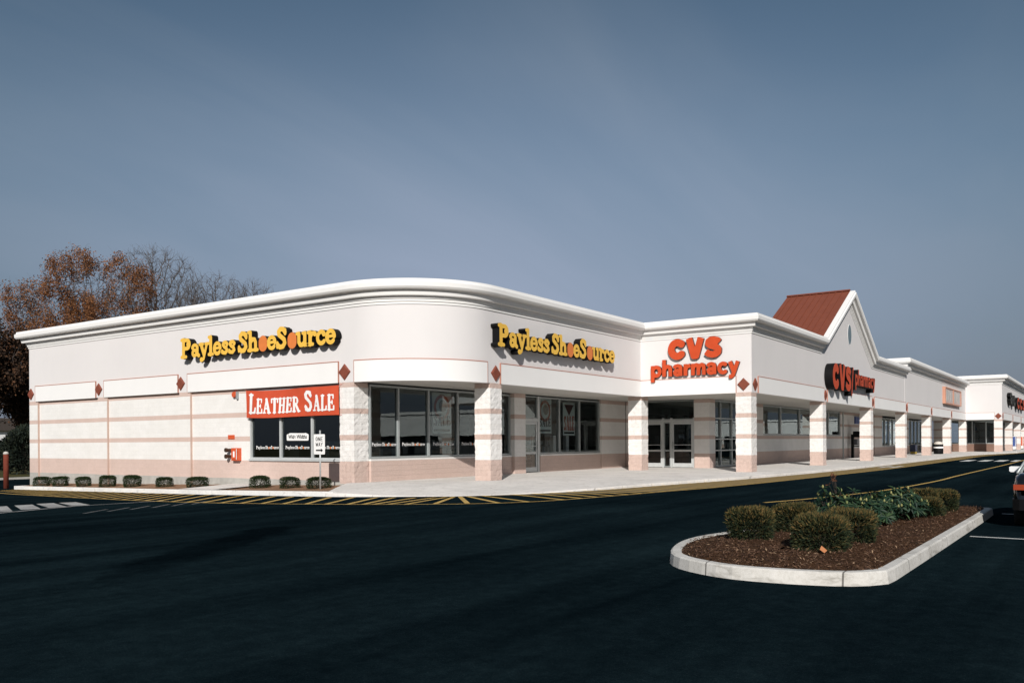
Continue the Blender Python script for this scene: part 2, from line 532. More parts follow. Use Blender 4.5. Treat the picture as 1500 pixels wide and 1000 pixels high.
def smooth_path(pts, step=.5):
    """Catmull-Rom through the points, resampled"""
    P = [Vector(p) for p in pts]
    P = [P[0] * 2 - P[1]] + P + [P[-1] * 2 - P[-2]]
    out = []
    for i in range(1, len(P) - 2):
        a, b, c, d = P[i - 1:i + 3]
        n = max(1, int((c - b).length / step))
        for k in range(n):
            t = k / n
            out.append(.5 * ((2 * b) + (c - a) * t + (2 * a - 5 * b + 4 * c - d) * t * t + (3 * b - a - 3 * c + d) * t ** 3))
    out.append(P[-2])
    return out

def ribbon(mb, pts, w, off=.006, mi=0):
    n = len(pts); v = []
    for i, p in enumerate(pts):
        d = (pts[min(n - 1, i + 1)] - pts[max(0, i - 1)]); d.normalize()
        nx = Vector((-d.y, d.x))
        for s_ in (-.5, .5):
            q = p + nx * (w * s_)
            v.append((q.x, q.y, gl(q.y) + off))
    mb.add(v, [(2 * i, 2 * i + 2, 2 * i + 3, 2 * i + 1) for i in range(n - 1)], mi)

def strip2(mb, a, b, w, off=.006):
    a, b = Vector(a), Vector(b)
    n = max(2, int((b - a).length / .5))
    ribbon(mb, [a.lerp(b, i / n) for i in range(n + 1)], w, off)

# grass beyond the lot at far left, with its kerb
mb = MB(); mb.add([(-200, 43, g(40) + .10), (300, 43, g(40) + .10), (300, 90, g(40) + .35), (300, 400, g(40) + .8), (-200, 400, g(40) + .8), (-200, 90, g(40) + .35)], [(0, 1, 2, 5), (5, 2, 3, 4)])
struct('grass', mb, M['grass'])
mb = MB(); mb.box(-200, 300, 42.6, 43.05, g(40) - .1, g(40) + .13)
struct('kerb', mb, M['kerb'])

# road markings
outer = [(-2.6, 27.5), (-4.44, 21.76), (-5.86, 13.28), (-6.6, 7.23), (-6.73, 3.55), (-6.5, .64), (-6.07, -1.86), (-5.47, -3.93), (-4.6, -5.7), (-3.11, -6.85), (-.3, -7.5), (2.26, -7.9), (7.27, -8.7), (16.4, -9.3), (30.9, -9.9), (54.7, -10.05), (71, -10.1), (90, -11.6), (104, -12.3), (150, -12.6)]
op = smooth_path(outer, .4)
mb = MB(); ribbon(mb, op, .13, .008)
hat = MB()
pairs = [((-.95, 26.2), (-3.0, 25.2)), ((-1.9, 19.5), (-5.3, 16.6)), ((-3.0, 9.3), (-6.6, 6.3)), ((-3.2, 5.31), (-6.8, 2.75)), ((-3.2, 1.6), (-6.3, -.62)), ((-3.0, .69), (-6.1, -1.26)),
         ((-2.85, -.22), (-5.95, -1.99)), ((-2.75, -.89), (-5.8, -2.48)), ((-2.7, -1.73), (-5.7, -2.79)), ((-2.4, -2.3), (-5.55, -3.21)), ((-2.2, -2.6), (-5.4, -3.74)),
         ((-2.0, -2.75), (-5.06, -4.5)), ((-1.8, -2.85), (-4.6, -5.3)), ((-1.6, -3.0), (-4.2, -6.1)), ((-1.2, -3.3), (-3.5, -6.65))]
# stripes: interpolate along the left side, keep the measured fan at the corner
def stripe(a, b, w=.15): strip2(hat, a, b, w, .006)
lp = pairs[:5]
for i in range(4):
    (a0, b0), (a1, b1) = lp[i], lp[i + 1]
    L = (Vector(b1) - Vector(b0)).length
    n = max(1, round(L / .84))
    for k in range(n):
        t = k / n
        stripe(Vector(a0).lerp(Vector(a1), t), Vector(b0).lerp(Vector(b1), t))
for a, b in pairs[4:]: stripe(a, b)
kerbpts = [(-2.95, 2.1), (-2.8, 1.2), (-2.5, 0.0), (-2.1, -1.2), (-1.75, -2.2), (-1.3, -2.95), (-.4, -3.75), (.74, -4.5), (2.2, -5.05), (3.8, -5.45), (6.6, -5.9), (10.2, -6.5), (13.5, -7.05), (21.9, -7.75), (36, -8.2), (67, -8.4), (80, -9.0), (92, -10.9), (100, -11.4), (150, -11.6), (230, -11.6)]
kp = smooth_path(kerbpts, .6)
def kerb_y(x):
    for i in range(len(kp) - 1):
        if kp[i].x <= x <= kp[i + 1].x and kp[i + 1].x > kp[i].x:
            t = (x - kp[i].x) / (kp[i + 1].x - kp[i].x); return kp[i].y + (kp[i + 1].y - kp[i].y) * t
    return -11.6
def outer_at_x(x):
    for i in range(len(op) - 1):
        if op[i].x <= x < op[i + 1].x and op[i].y < -5: return op[i].y
    return -12.6
x = -2.3
while x < 110:
    yo = outer_at_x(x) ; 
    L = (kerb_y(x + 1.0) - yo)
    stripe((x, yo + .05), (x + L * .62, yo + L - .06), .16)
    x += .62 if x > 2 else .75
tag(mb.build('yellow_edge_line', M['yline']), kind='structure')
ol = MB(); v = []
xx = [-1.6 + i * .35 for i in range(24)] + [6.8 + i * .8 for i in range(130)]
for x_ in xx:
    yo, yk = outer_at_x(x_) + .07, kerb_y(x_) - .03
    if x_ < 2.6: yo = yk + (yo - yk) * max(.02, (x_ + 1.6) / 4.2)
    v += [(x_, yo, gl(yo) + .003), (x_, (yo + yk) / 2, gl((yo + yk) / 2) + .003), (x_, yk, gl(yk) + .003)]
ol.add(v, [(3 * i + j, 3 * i + 3 + j, 3 * i + 4 + j, 3 * i + 1 + j) for i in range(len(xx) - 1) for j in range(2)])
struct('faded_fire_lane', ol, M['olive'])
tag(hat.build('yellow_hatching', M['yline']), kind='structure')
mb = MB(); ribbon(mb, smooth_path([(-1.28, -12.6), (1.33, -13.31), (6.09, -14.1), (13.25, -14.5), (19.16, -14.5), (28.35, -14.57), (40.14, -14.68), (60, -14.7), (150, -14.7)], .5), .13, .008)
struct('yellow_lane_line', mb, M['yline'])
mb = MB()
for y0, y1 in ((-10.85, -11.5), (-12.05, -12.7), (-13.1, -13.75), (-14.15, -14.55)):
    strip2(mb, (48.5, (y0 + y1) / 2), (53.5, (y0 + y1) / 2), y0 - y1, .007)
for y0, y1 in ((-8.7, -9.0), (-9.3, -9.6)): strip2(mb, (31.0, (y0 + y1) / 2), (34.5, (y0 + y1) / 2), y0 - y1, .012)
struct('crosswalk', mb, M['wline'])
mb = MB()
strip2(mb, (-13.2, 5.0), (-9.3, 6.55), .16); strip2(mb, (-9.3, 6.55), (-6.45, 6.2), .11)
for a, b in (((-11.7, 6.0), (-10.3, 9.3)), ((-10.7, 6.4), (-9.5, 9.3)), ((-9.8, 6.6), (-8.75, 9.4)), ((-9.0, 6.7), (-8.1, 9.2)), ((-12.6, 5.6), (-11.3, 8.9))):
    strip2(mb, a, b, .52)
struct('white_crosswalk_marks', mb, M['wworn'])
mb = MB()
for k in range(6):
    a = Vector((-11.2 + k * .75, 2.6 + k * .12)); strip2(mb, a, a + Vector((1.3, 1.1)), .10, .005)
struct('faded_markings', mb, M['wfaint'])
mb = MB(); strip2(mb, (-7.5, -18.15), (-7.75, -23.5), .10); strip2(mb, (-2.2, -18.15), (-2.3, -23.5), .10)
struct('parking_stall_line', mb, M['wline'])

# ------------------------------------------------------------------ sidewalk
inner = [(-.3, 3.75), (-.25, 3.2), (-.1, 2.4), (.2, 1.6), (.7, .8), (1.3, .25), (2.4, -.3), (4.2, -.9), (5.8, -1.6), (7.2, -2.4), (9.2, -3.6), (12.0, -4.9), (14.6, -5.9), (22, -6.45), (36, -6.5), (67, -6.5), (80, -6.6), (92, -9.0), (100, -10.3), (150, -10.4), (230, -10.4)]
hk = [.13, .11, .05, .02, .015, .015, .02, .04, .07, .09, .11, .12, .12, .12, .12, .12, .12, .12, .12, .12, .12]
slab = MB()
n = len(inner)
# flat arcade slab (fan by quads to a back line)
back = [(x_, 3.75) for x_ in (.0, .3, .5, .8, 1.2, 1.8, 2.8, 4.5, 6, 8, 10, 13, 17)] + [(23, 3.75), (36, 3), (67, 3), (80, 3), (92, 3), (100, 3), (150, 3), (230, 3)]
v = [(*p, 0) for p in back] + [(*p, 0) for p in inner]
slab.add(v, [(i, i + 1, n + i + 1, n + i) for i in range(n - 1)])
# sloping apron out to the kerb, then the kerb face
SUB = 4
ip = []; kk = []; hh = []
for i in range(n - 1):
    for k in range(SUB):
        t = k / SUB
        ip.append(Vector(inner[i]).lerp(Vector(inner[i + 1]), t)); hh.append(hk[i] + (hk[i + 1] - hk[i]) * t)
ip.append(Vector(inner[-1])); hh.append(hk[-1])
okp = []
kv = [Vector(p) for p in kerbpts]
KP = [kv[0] * 2 - kv[1]] + kv + [kv[-1] * 2 - kv[-2]]
for i in range(1, len(KP) - 2):
    a, b, c, d = KP[i - 1:i + 3]
    for k in range(SUB):
        t = k / SUB
        okp.append(.5 * ((2 * b) + (c - a) * t + (2 * a - 5 * b + 4 * c - d) * t * t + (3 * b - a - 3 * c + d) * t ** 3))
okp.append(kv[-1])
K = len(ip); v = []; f = []
for i in range(K):
    a, b = ip[i], okp[i]
    zk = gl(b.y) + hh[i]
    dn = (b - a).normalized()
    rows = [(a.x, a.y, 0.0), ((a.x + b.x) / 2, (a.y + b.y) / 2, zk * .42), (b.x - dn.x * .16, b.y - dn.y * .16, zk * .93), (b.x - dn.x * .02, b.y - dn.y * .02, zk), (b.x, b.y, zk - .02), (b.x + dn.x * .015, b.y + dn.y * .015, gl(b.y) - .06)]
    v += rows
Q = 6
for i in range(K - 1):
    for j in range(Q - 1): f.append((i * Q + j, i * Q + j + 1, (i + 1) * Q + j + 1, (i + 1) * Q + j))
slab.add(v, f)
struct('sidewalk', slab, M['walk'])

# planter strip on the left wing: kerb, mulch, and a concrete pad
def kx(y): return -1.55 - 1.35 * min(1, max(0, (26.3 - y) / 17.0))
mb = MB(); v = []; rows = [26.4 - i * .6 for i in range(42)]
for y in rows:
    x_ = kx(y); z = gl(y)
    v += [(x_ - .02, y, z - .06), (x_, y, z + .15), (x_ + .03, y, z + .17), (x_ + .17, y, z + .17), (x_ + .17, y, z)]
f = [(i * 5 + j, i * 5 + j + 1, (i + 1) * 5 + j + 1, (i + 1) * 5 + j) for i in range(len(rows) - 1) for j in range(4)]
f += [(0, 1, 2, 3, 4), tuple((len(rows) - 1) * 5 + j for j in (4, 3, 2, 1, 0))]
mb.add(v, f)
mb.box(-1.5, .6, 26.42, 26.6, gl(26.4) - .1, gl(26.4) + .17)
struct('planter_kerb', mb, M['kerbw'])
mb = MB(); v = []; nx_ = 7
rng = random.Random(3)
for y in [26.45 - i * .3 for i in range(81)]:
    x0 = kx(y) + .16
    for k in range(nx_):
        t = k / (nx_ - 1)
        v.append((x0 + (.12 - x0) * t, y, gl(y) + .14 + .10 * t + rng.uniform(-.015, .02)))
nn = len(v) // nx_
mb.add(v, [(i * nx_ + j, i * nx_ + j + 1, (i + 1) * nx_ + j + 1, (i + 1) * nx_ + j) for i in range(nn - 1) for j in range(nx_ - 1)])
struct('planting_bed', mb, M['straw'])
mb = MB(); v = []
for y in [11.0 - i * .5 for i in range(6)]:
    v += [(kx(y) + .165, y, gl(y) + .182), (.1, y - .0, gl(y) + .29)]
mb.add(v, [(2 * i, 2 * i + 1, 2 * i + 3, 2 * i + 2) for i in range(5)])
struct('concrete_pad', mb, M['walk'])

# ------------------------------------------------------------------ building kit
TOP = 7.6
S = .77
CROWN = [(0, -.90), (.032, -.893), (.036, -.80), (.072, -.792), (.076, -.70), (.115, -.692), (.12, -.61), (.26, -.59), (.30, -.44), (.30, -.43), (.31, -.40), (.47, -.37), (.52, -.30), (.53, -.14), (.47, -.10), (.45, -.005), (.43, 0), (-.34, 0), (-.34, -.5)]

def sweep_plan(mb, path, prof, top, mi=0):
    """sweep (outward, height) profile along a plan polyline; outward = right of travel"""
    n = len(path); P = [Vector(p) for p in path]; v = []
    for i in range(n):
        d0 = (P[i] - P[i - 1]).normalized() if i > 0 else None
        d1 = (P[i + 1] - P[i]).normalized() if i < n - 1 else None
        if d0 is None: d0 = d1
        if d1 is None: d1 = d0
        n0 = Vector((d0.y, -d0.x)); n1 = Vector((d1.y, -d1.x))
        b = (n0 + n1); b = b / max(.2, (1 + n0.dot(n1)))
        for o_, h in prof: v.append((P[i].x + b.x * o_, P[i].y + b.y * o_, top + h))
    q = len(prof)
    f = [(i * q + j, i * q + j + 1, (i + 1) * q + j + 1, (i + 1) * q + j) for i in range(n - 1) for j in range(q - 1)]
    f += [tuple(range(q)), tuple((n - 1) * q + j for j in range(q - 1, -1, -1))]
    mb.add(v, f, mi)

def sweep_elev(mb, path, prof, y0, mi=0):
    """sweep along a polyline in an x-z elevation (facing -y): outward = -y, h measured square to the line"""
    P = [Vector(p) for p in path]; n = len(P); v = []
    for i in range(n):
        d0 = (P[i] - P[i - 1]).normalized() if i > 0 else (P[1] - P[0]).normalized()
        d1 = (P[i + 1] - P[i]).normalized() if i < n - 1 else d0
        n0 = Vector((-d0.y, d0.x)); n1 = Vector((-d1.y, d1.x))
        b = (n0 + n1) / (1 + n0.dot(n1))
        for o_, h in prof: v.append((P[i].x + b.x * h, y0 - o_, P[i].y + b.y * h))
    q = len(prof)
    f = [(i * q + j, i * q + j + 1, (i + 1) * q + j + 1, (i + 1) * q + j) for i in range(n - 1) for j in range(q - 1)]
    f += [tuple(range(q)), tuple((n - 1) * q + j for j in range(q - 1, -1, -1))]
    mb.add(v, f, mi)

def wall_path(mb, path, z0, z1, th, mi=0):
    sweep_plan(mb, path, [(0, z0), (0, z1), (-th, z1), (-th, z0), (0, z0)], 0, mi)

def column(parent, x0, y0, label=None, s=S):
    """split-face block pier, a ring of jittered vertices per course"""
    mb = MB(); rg = random.Random(int(x0 * 100 + y0 * 7))
    zs = [-.25, 0.0] + [.1016 * i for i in range(1, 38)] + [3.858]
    per = []
    nd = 6
    for a, b in (((0, 0), (1, 0)), ((1, 0), (1, 1)), ((1, 1), (0, 1)), ((0, 1), (0, 0))):
        for k in range(nd): per.append((a[0] + (b[0] - a[0]) * k / nd, a[1] + (b[1] - a[1]) * k / nd))
    n_ = len(per); v = []
    for i, z in enumerate(zs):
        j = .013 if i % 2 else .004
        for (u, w) in per:
            dx_, dy_ = u - .5, w - .5
            k = rg.uniform(-j, j)
            v.append((x0 + u * s + dx_ * k * 2, y0 + w * s + dy_ * k * 2, z))
    f = [(i * n_ + k, i * n_ + (k + 1) % n_, (i + 1) * n_ + (k + 1) % n_, (i + 1) * n_ + k) for i in range(len(zs) - 1) for k in range(n_)]
    f += [tuple(range(n_ - 1, -1, -1)), tuple((len(zs) - 1) * n_ + k for k in range(n_))]
    mb.add(v, f)
    return mb.build('column', M['block'], parent)

def diamond(parent, p, axis, s=.31, t=.07):
    """square clay tile on its point; axis 'x' = on a wall facing -x, 'y' = facing -y"""
    mb = MB()
    pts = [(0, -s), (s, 0), (0, s), (-s, 0)]
    def P3(u, w, o_): return (p[0] - o_, p[1] + u, p[2] + w) if axis == 'x' else (p[0] + u, p[1] - o_, p[2] + w)
    k = .86
    v = [P3(u, w, -.01) for u, w in pts] + [P3(u, w, t * .6) for u, w in pts] + [P3(u * k, w * k, t) for u, w in pts]
    f = [(3, 2, 1, 0), (8, 9, 10, 11)] + [(i, (i + 1) % 4, 4 + (i + 1) % 4, 4 + i) for i in range(4)] + [(4 + i, 4 + (i + 1) % 4, 8 + (i + 1) % 4, 8 + i) for i in range(4)]
    mb.add(v, f)
    return mb.build('diamond_tile', M['tile'], parent)

PZ0, PZ1 = 3.84, 4.68
def panel(parent, path, ends=(True, True)):
    mb = MB(); sweep_plan(mb, path, [(0.0, PZ0 + .015), (.055, PZ0), (.055, PZ1 - .035), (0, PZ1 - .035), (-.01, PZ1 - .035), (-.01, PZ0 + .015)], 0)
    o = mb.build('fascia_panel', M['panel'], parent, 'angle')
    mb = MB(); sweep_plan(mb, path, [(-.01, PZ1 - .035), (.062, PZ1 - .035), (.062, PZ1), (-.01, PZ1)], 0)
    P = [Vector(p) for p in path]
    for e, (a, b) in enumerate(((P[0], P[1]), (P[-1], P[-2]))):
        if not ends[e]: continue
        d = (b - a).normalized()
        q = [a, a - d * .022]
        if e: q = [a - d * .022, a]; 
        else: q = [a - d * .022, a]
        if e: q = [a, a - d * .022]
        sweep_plan(mb, q, [(-.01, PZ0 + .012), (.062, PZ0 + .012), (.062, PZ1), (-.01, PZ1)], 0)
    t = mb.build('panel_trim', M['trim'], o)
    return o

def window(parent, a, b, z0, z1, divs, axis, at, th=.07, dep=.16, name='window', rails=(), frame='alu', mull=None):
    """framed glazing; a..b along the wall, 'at' = outer plane, axis 'x' faces -x (runs along y), 'y' faces -y (runs along x)"""
    fr = MB()
    def bx(u0, u1, w0, w1, d0, d1, mbx):
        if axis == 'x': mbx.box(at + d0, at + d1, min(u0, u1), max(u0, u1), w0, w1)
        else: mbx.box(min(u0, u1), max(u0, u1), at + d0, at + d1, w0, w1)
    lo, hi = min(a, b), max(a, b)
    mw = mull or th
    bx(lo, lo + th, z0, z1, 0, dep, fr); bx(hi - th, hi, z0, z1, 0, dep, fr)
    bx(lo + th, hi - th, z0, z0 + th, .004, dep, fr); bx(lo + th, hi - th, z1 - th, z1, .004, dep, fr)
    ed = sorted([lo + th / 2] + list(divs) + [hi - th / 2])
    for d in divs: bx(d - mw / 2, d + mw / 2, z0 + th, z1 - th, .002, dep, fr)
    for z in rails:
        for i in range(len(ed) - 1): bx(ed[i] + mw / 2, ed[i + 1] - mw / 2, z - .035, z + .035, .006, dep, fr)
    o = fr.build(name, M[frame], parent)
    gmb = MB()
    g0 = dep * .5
    if axis == 'x': gmb.add([(at + g0, lo + .02, z0 + .02), (at + g0, hi - .02, z0 + .02), (at + g0, hi - .02, z1 - .02), (at + g0, lo + .02, z1 - .02)], [(0, 3, 2, 1)])
    else: gmb.add([(lo + .02, at + g0, z0 + .02), (hi - .02, at + g0, z0 + .02), (hi - .02, at + g0, z1 - .02), (lo + .02, at + g0, z1 - .02)], [(0, 1, 2, 3)])
    gmb.build('pane', M['glass'], o, fix=False)
    return o

def door(parent, a, b, z1, axis, at, hinge_low=True, bar=1.0):
    """glass door leaf: wide stiles, kick rail, mid rail, pull handle"""
    mb = MB(); lo, hi = a, b
    def bx(u0, u1, w0, w1, d0, d1, q):
        if axis == 'x': q.box(at + d0, at + d1, u0, u1, w0, w1)
        else: q.box(u0, u1, at + d0, at + d1, w0, w1)
    st = .10
    bx(lo, lo + st, .03, z1, 0, .07, mb); bx(hi - st, hi, .03, z1, 0, .07, mb)
    bx(lo + st, hi - st, .03, .26, .003, .07, mb); bx(lo + st, hi - st, z1 - .12, z1, .003, .07, mb)
    bx(lo + st, hi - st, .92, 1.02, .003, .07, mb)
    o = mb.build('door', M['alu_pale'], parent)
    gm = MB()
    if axis == 'x': gm.add([(at + .035, lo + .05, .2), (at + .035, hi - .05, .2), (at + .035, hi - .05, z1 - .06), (at + .035, lo + .05, z1 - .06)], [(0, 3, 2, 1)])
    else: gm.add([(lo + .05, at + .035, .2), (hi - .05, at + .035, .2), (hi - .05, at + .035, z1 - .06), (lo + .05, at + .035, z1 - .06)], [(0, 1, 2, 3)])
    gm.build('pane', M['glass'], o, fix=False)
    hm = MB(); u = lo + .06 if hinge_low else hi - .06
    w = hi - st if hinge_low else lo + st
    bx(min(u, w), max(u, w), 1.28, 1.32, -.06, -.03, hm); bx(u - .02, u + .02, 1.1, 1.5, -.08, -.05, hm); bx(u - .015, u + .015, 1.28, 1.32, -.05, .0, hm)
    hm.build('handle', M['alu'], o)
    return o

# stroke lettering: distance field -> filled outline -> solid letters
def arc(cx, cy, rx_, ry_, a0, a1, n=14):
    return [(cx + rx_ * math.cos(R(a0 + (a1 - a0) * i / n)), cy + ry_ * math.sin(R(a0 + (a1 - a0) * i / n))) for i in range(n + 1)]
def glyph_mesh(strokes, res=.035, sx=1.0, sy=1.0, bold=0.0, butt=False):
    """strokes: (points, width). returns 2D verts and faces of the filled union (units: cap height 1)"""
    segs = []
    for pts, w in strokes:
        pts = [(x_ * sx, y_ * sy) for x_, y_ in pts]
        if len(pts) == 1: segs.append((*pts[0], *pts[0], w / 2 + bold, 0, 0))
        closed = math.hypot(pts[0][0] - pts[-1][0], pts[0][1] - pts[-1][1]) < .01
        for i in range(len(pts) - 1): segs.append((*pts[i], *pts[i + 1], w / 2 + bold, butt and i == 0 and not closed, butt and i == len(pts) - 2 and not closed))
    A = np.array(segs, float)
    mg = A[:, 4].max() + 2 * res
    x0, x1 = min(A[:, 0].min(), A[:, 2].min()) - mg, max(A[:, 0].max(), A[:, 2].max()) + mg
    y0, y1 = min(A[:, 1].min(), A[:, 3].min()) - mg, max(A[:, 1].max(), A[:, 3].max()) + mg
    gx = np.arange(x0, x1 + res, res); gy = np.arange(y0, y1 + res, res)
    X, Y = np.meshgrid(gx, gy)
    D = np.full(X.shape, 1e9)
    for ax, ay, bx_, by_, h, c0, c1 in segs:
        ddx, ddy = bx_ - ax, by_ - ay; L2 = ddx * ddx + ddy * ddy
        t = np.clip(((X - ax) * ddx + (Y - ay) * ddy) / L2, 0, 1) if L2 > 1e-12 else 0
        d_ = np.hypot(X - ax - t * ddx, Y - ay - t * ddy) - h
        if (c0 or c1) and L2 > 1e-12:
            L_ = math.sqrt(L2); al = ((X - ax) * ddx + (Y - ay) * ddy) / L_
            if c0: d_ = np.maximum(d_, -al)
            if c1: d_ = np.maximum(d_, al - L_)
        D = np.minimum(D, d_)
    V = {}; verts = []; faces = []
    def vid(key, p):
        if key not in V: V[key] = len(verts); verts.append(p)
        return V[key]
    ny, nx2 = D.shape
    act = np.argwhere((np.minimum.reduce([D[:-1, :-1], D[1:, :-1], D[:-1, 1:], D[1:, 1:]]) < 0))
    for j, i in act:
        cs = [(j, i), (j, i + 1), (j + 1, i + 1), (j + 1, i)]
        poly = []
        for k in range(4):
            a, b = cs[k], cs[(k + 1) % 4]
            da, db = D[a], D[b]
            if da < 0: poly.append(vid(a, (gx[a[1]], gy[a[0]])))
            if (da < 0) != (db < 0):
                t = da / (da - db); key = (min(a, b), max(a, b))
                poly.append(vid(key, (gx[a[1]] + (gx[b[1]] - gx[a[1]]) * t, gy[a[0]] + (gy[b[0]] - gy[a[0]]) * t)))
        if len(poly) >= 3: faces.append(poly)
    return verts, faces
def solid(mb, vf, fn, depth, mi_face=0, mi_side=1, back=True):
    """fn(u,w,d) -> 3D; d=0 is the face, d=depth the back"""
    verts, faces = vf; n_ = len(verts)
    edges = {}
    for f_ in faces:
        for k in range(len(f_)):
            a, b = f_[k], f_[(k + 1) % len(f_)]
            edges[(a, b)] = 1
    base = len(mb.v)
    mb.v += [fn(u, w, 0) for u, w in verts]
    mb.f += [tuple(base + i for i in f_) for f_ in faces]; mb.mi += [mi_face] * len(faces)
    if depth:
        b2 = len(mb.v)
        mb.v += [fn(u, w, 0) for u, w in verts] + [fn(u, w, depth) for u, w in verts]
        for (a, b) in edges:
            if (b, a) not in edges:
                mb.f.append((b2 + a, b2 + b, b2 + n_ + b, b2 + n_ + a)); mb.mi.append(mi_side)
        if back:
            mb.f += [tuple(b2 + n_ + i for i in reversed(f_)) for f_ in faces]; mb.mi += [mi_side] * len(faces)

# rounded slab-serif letters
SER = {
 'P': ([([(.17, .03), (.17, .97)], .20), ([(.17, .95), (.40, .95)] + arc(.42, .72, .18, .23, 90, -90) + [(.2, .49)], .15), ([(.50, .72), (.50, .70)], .24), ([(.03, .03), (.36, .03)], .13), ([(.03, .97), (.2, .97)], .13)], .74),
 'a': ([(arc(.24, .20, .13, .15, 0, 360, 18), .14), ([(.43, .50), (.43, .12), (.53, .04)], .17), (arc(.26, .48, .17, .15, 10, 160), .13), ([(.11, .50)], .19)], .60),
 'y': ([([(.13, .62), (.31, .10)], .18), ([(.51, .62), (.29, -.16), (.18, -.24)], .13), ([(.14, -.20)], .21), ([(.02, .64), (.26, .64)], .11), ([(.42, .64), (.62, .64)], .11)], .64),
 'l': ([([(.17, .04), (.17, .96)], .19), ([(.04, .04), (.31, .04)], .12), ([(.04, .97), (.17, .97)], .12)], .36),
 'e': ([(arc(.28, .32, .20, .28, 0, 315, 22), .15), ([(.10, .33), (.46, .35)], .09), ([(.09, .36), (.10, .22)], .19)], .57),
 's': ([([(.40, .50), (.30, .60), (.18, .59), (.12, .49), (.20, .38), (.34, .28), (.39, .15), (.28, .04), (.13, .06), (.07, .14)], .145), ([(.39, .53), (.39, .46)], .12), ([(.07, .16), (.07, .08)], .12)], .49),
 'S': ([([(.52, .78), (.42, .94), (.26, .96), (.15, .84), (.17, .68), (.32, .55), (.47, .42), (.51, .24), (.40, .07), (.22, .05), (.09, .18)], .185), ([(.53, .90), (.53, .70)], .12), ([(.08, .28), (.08, .06)], .12)], .66),
 'h': ([([(.16, .04), (.16, .96)], .18), ([(.04, .97), (.16, .97)], .12), ([(.18, .46), (.30, .60), (.42, .58), (.48, .42), (.48, .04)], .165), ([(.04, .04), (.28, .04)], .12), ([(.38, .04), (.60, .04)], .12)], .66),
 'u': ([([(.14, .62), (.14, .20), (.22, .06), (.34, .06), (.46, .18)], .165), ([(.47, .62), (.47, .05)], .17), ([(.02, .63), (.14, .63)], .12), ([(.36, .63), (.47, .63)], .12), ([(.47, .04), (.60, .04)], .12)], .64),
 'r': ([([(.16, .04), (.16, .62)], .18), ([(.04, .63), (.16, .63)], .12), ([(.04, .04), (.30, .04)], .12), ([(.18, .42), (.29, .58), (.40, .58)], .14), ([(.42, .53)], .20)], .52),
 'c': ([(arc(.28, .32, .20, .28, 50, 318, 20), .155), ([(.42, .48)], .20)], .53),
 'O': ([([(.30, .40), (.30, .24)], .60)], .58), ' ': (None, .20)}
# heavy grotesque letters
SAN = {
 'C': ([(arc(.45, .5, .295, .335, 38, 322, 30), .31)], .86), 'V': ([([(.15, 1.0), (.40, .06)], .29), ([(.71, 1.0), (.46, .06)], .29), ([(.30, .09), (.56, .09)], .18)], .82),
 'S': ([([(.74, .71), (.64, .82), (.50, .855), (.34, .85), (.24, .77), (.235, .67), (.33, .585), (.48, .535), (.62, .47), (.70, .37), (.69, .25), (.58, .165), (.42, .145), (.26, .185), (.12, .30)], .265)], .86),
 'p': ([([(.12, -.31), (.12, .68)], .20), (arc(.33, .33, .215, .255, 0, 360, 24), .19)], .67),
 'h': ([([(.12, 0), (.12, 1.0)], .20), ([(.13, .36), (.19, .53), (.33, .60), (.44, .55), (.48, .42), (.48, .0)], .19)], .63),
 'a': ([(arc(.25, .20, .145, .125, 0, 360, 18), .17), ([(.06, .47), (.13, .57), (.27, .61), (.40, .56), (.44, .46), (.44, .0)], .18)], .59),
 'r': ([([(.12, 0), (.12, .68)], .20), ([(.13, .34), (.20, .53), (.40, .59)], .19)], .43),
 'm': ([([(.11, 0), (.11, .68)], .19), ([(.12, .38), (.18, .55), (.30, .60), (.39, .54), (.41, .42), (.41, 0)], .18), ([(.42, .38), (.48, .55), (.60, .60), (.69, .54), (.71, .42), (.71, 0)], .18)], .85),
 'c': ([(arc(.31, .33, .205, .255, 42, 318, 22), .19)], .58), 'y': ([([(.09, .68), (.31, .05)], .20), ([(.51, .68), (.30, .04), (.24, -.12), (.16, -.18), (.04, -.18)], .19)], .58),
 '/': ([([(.05, -.14), (.28, 1.0)], .13)], .36), ' ': (None, .2)}
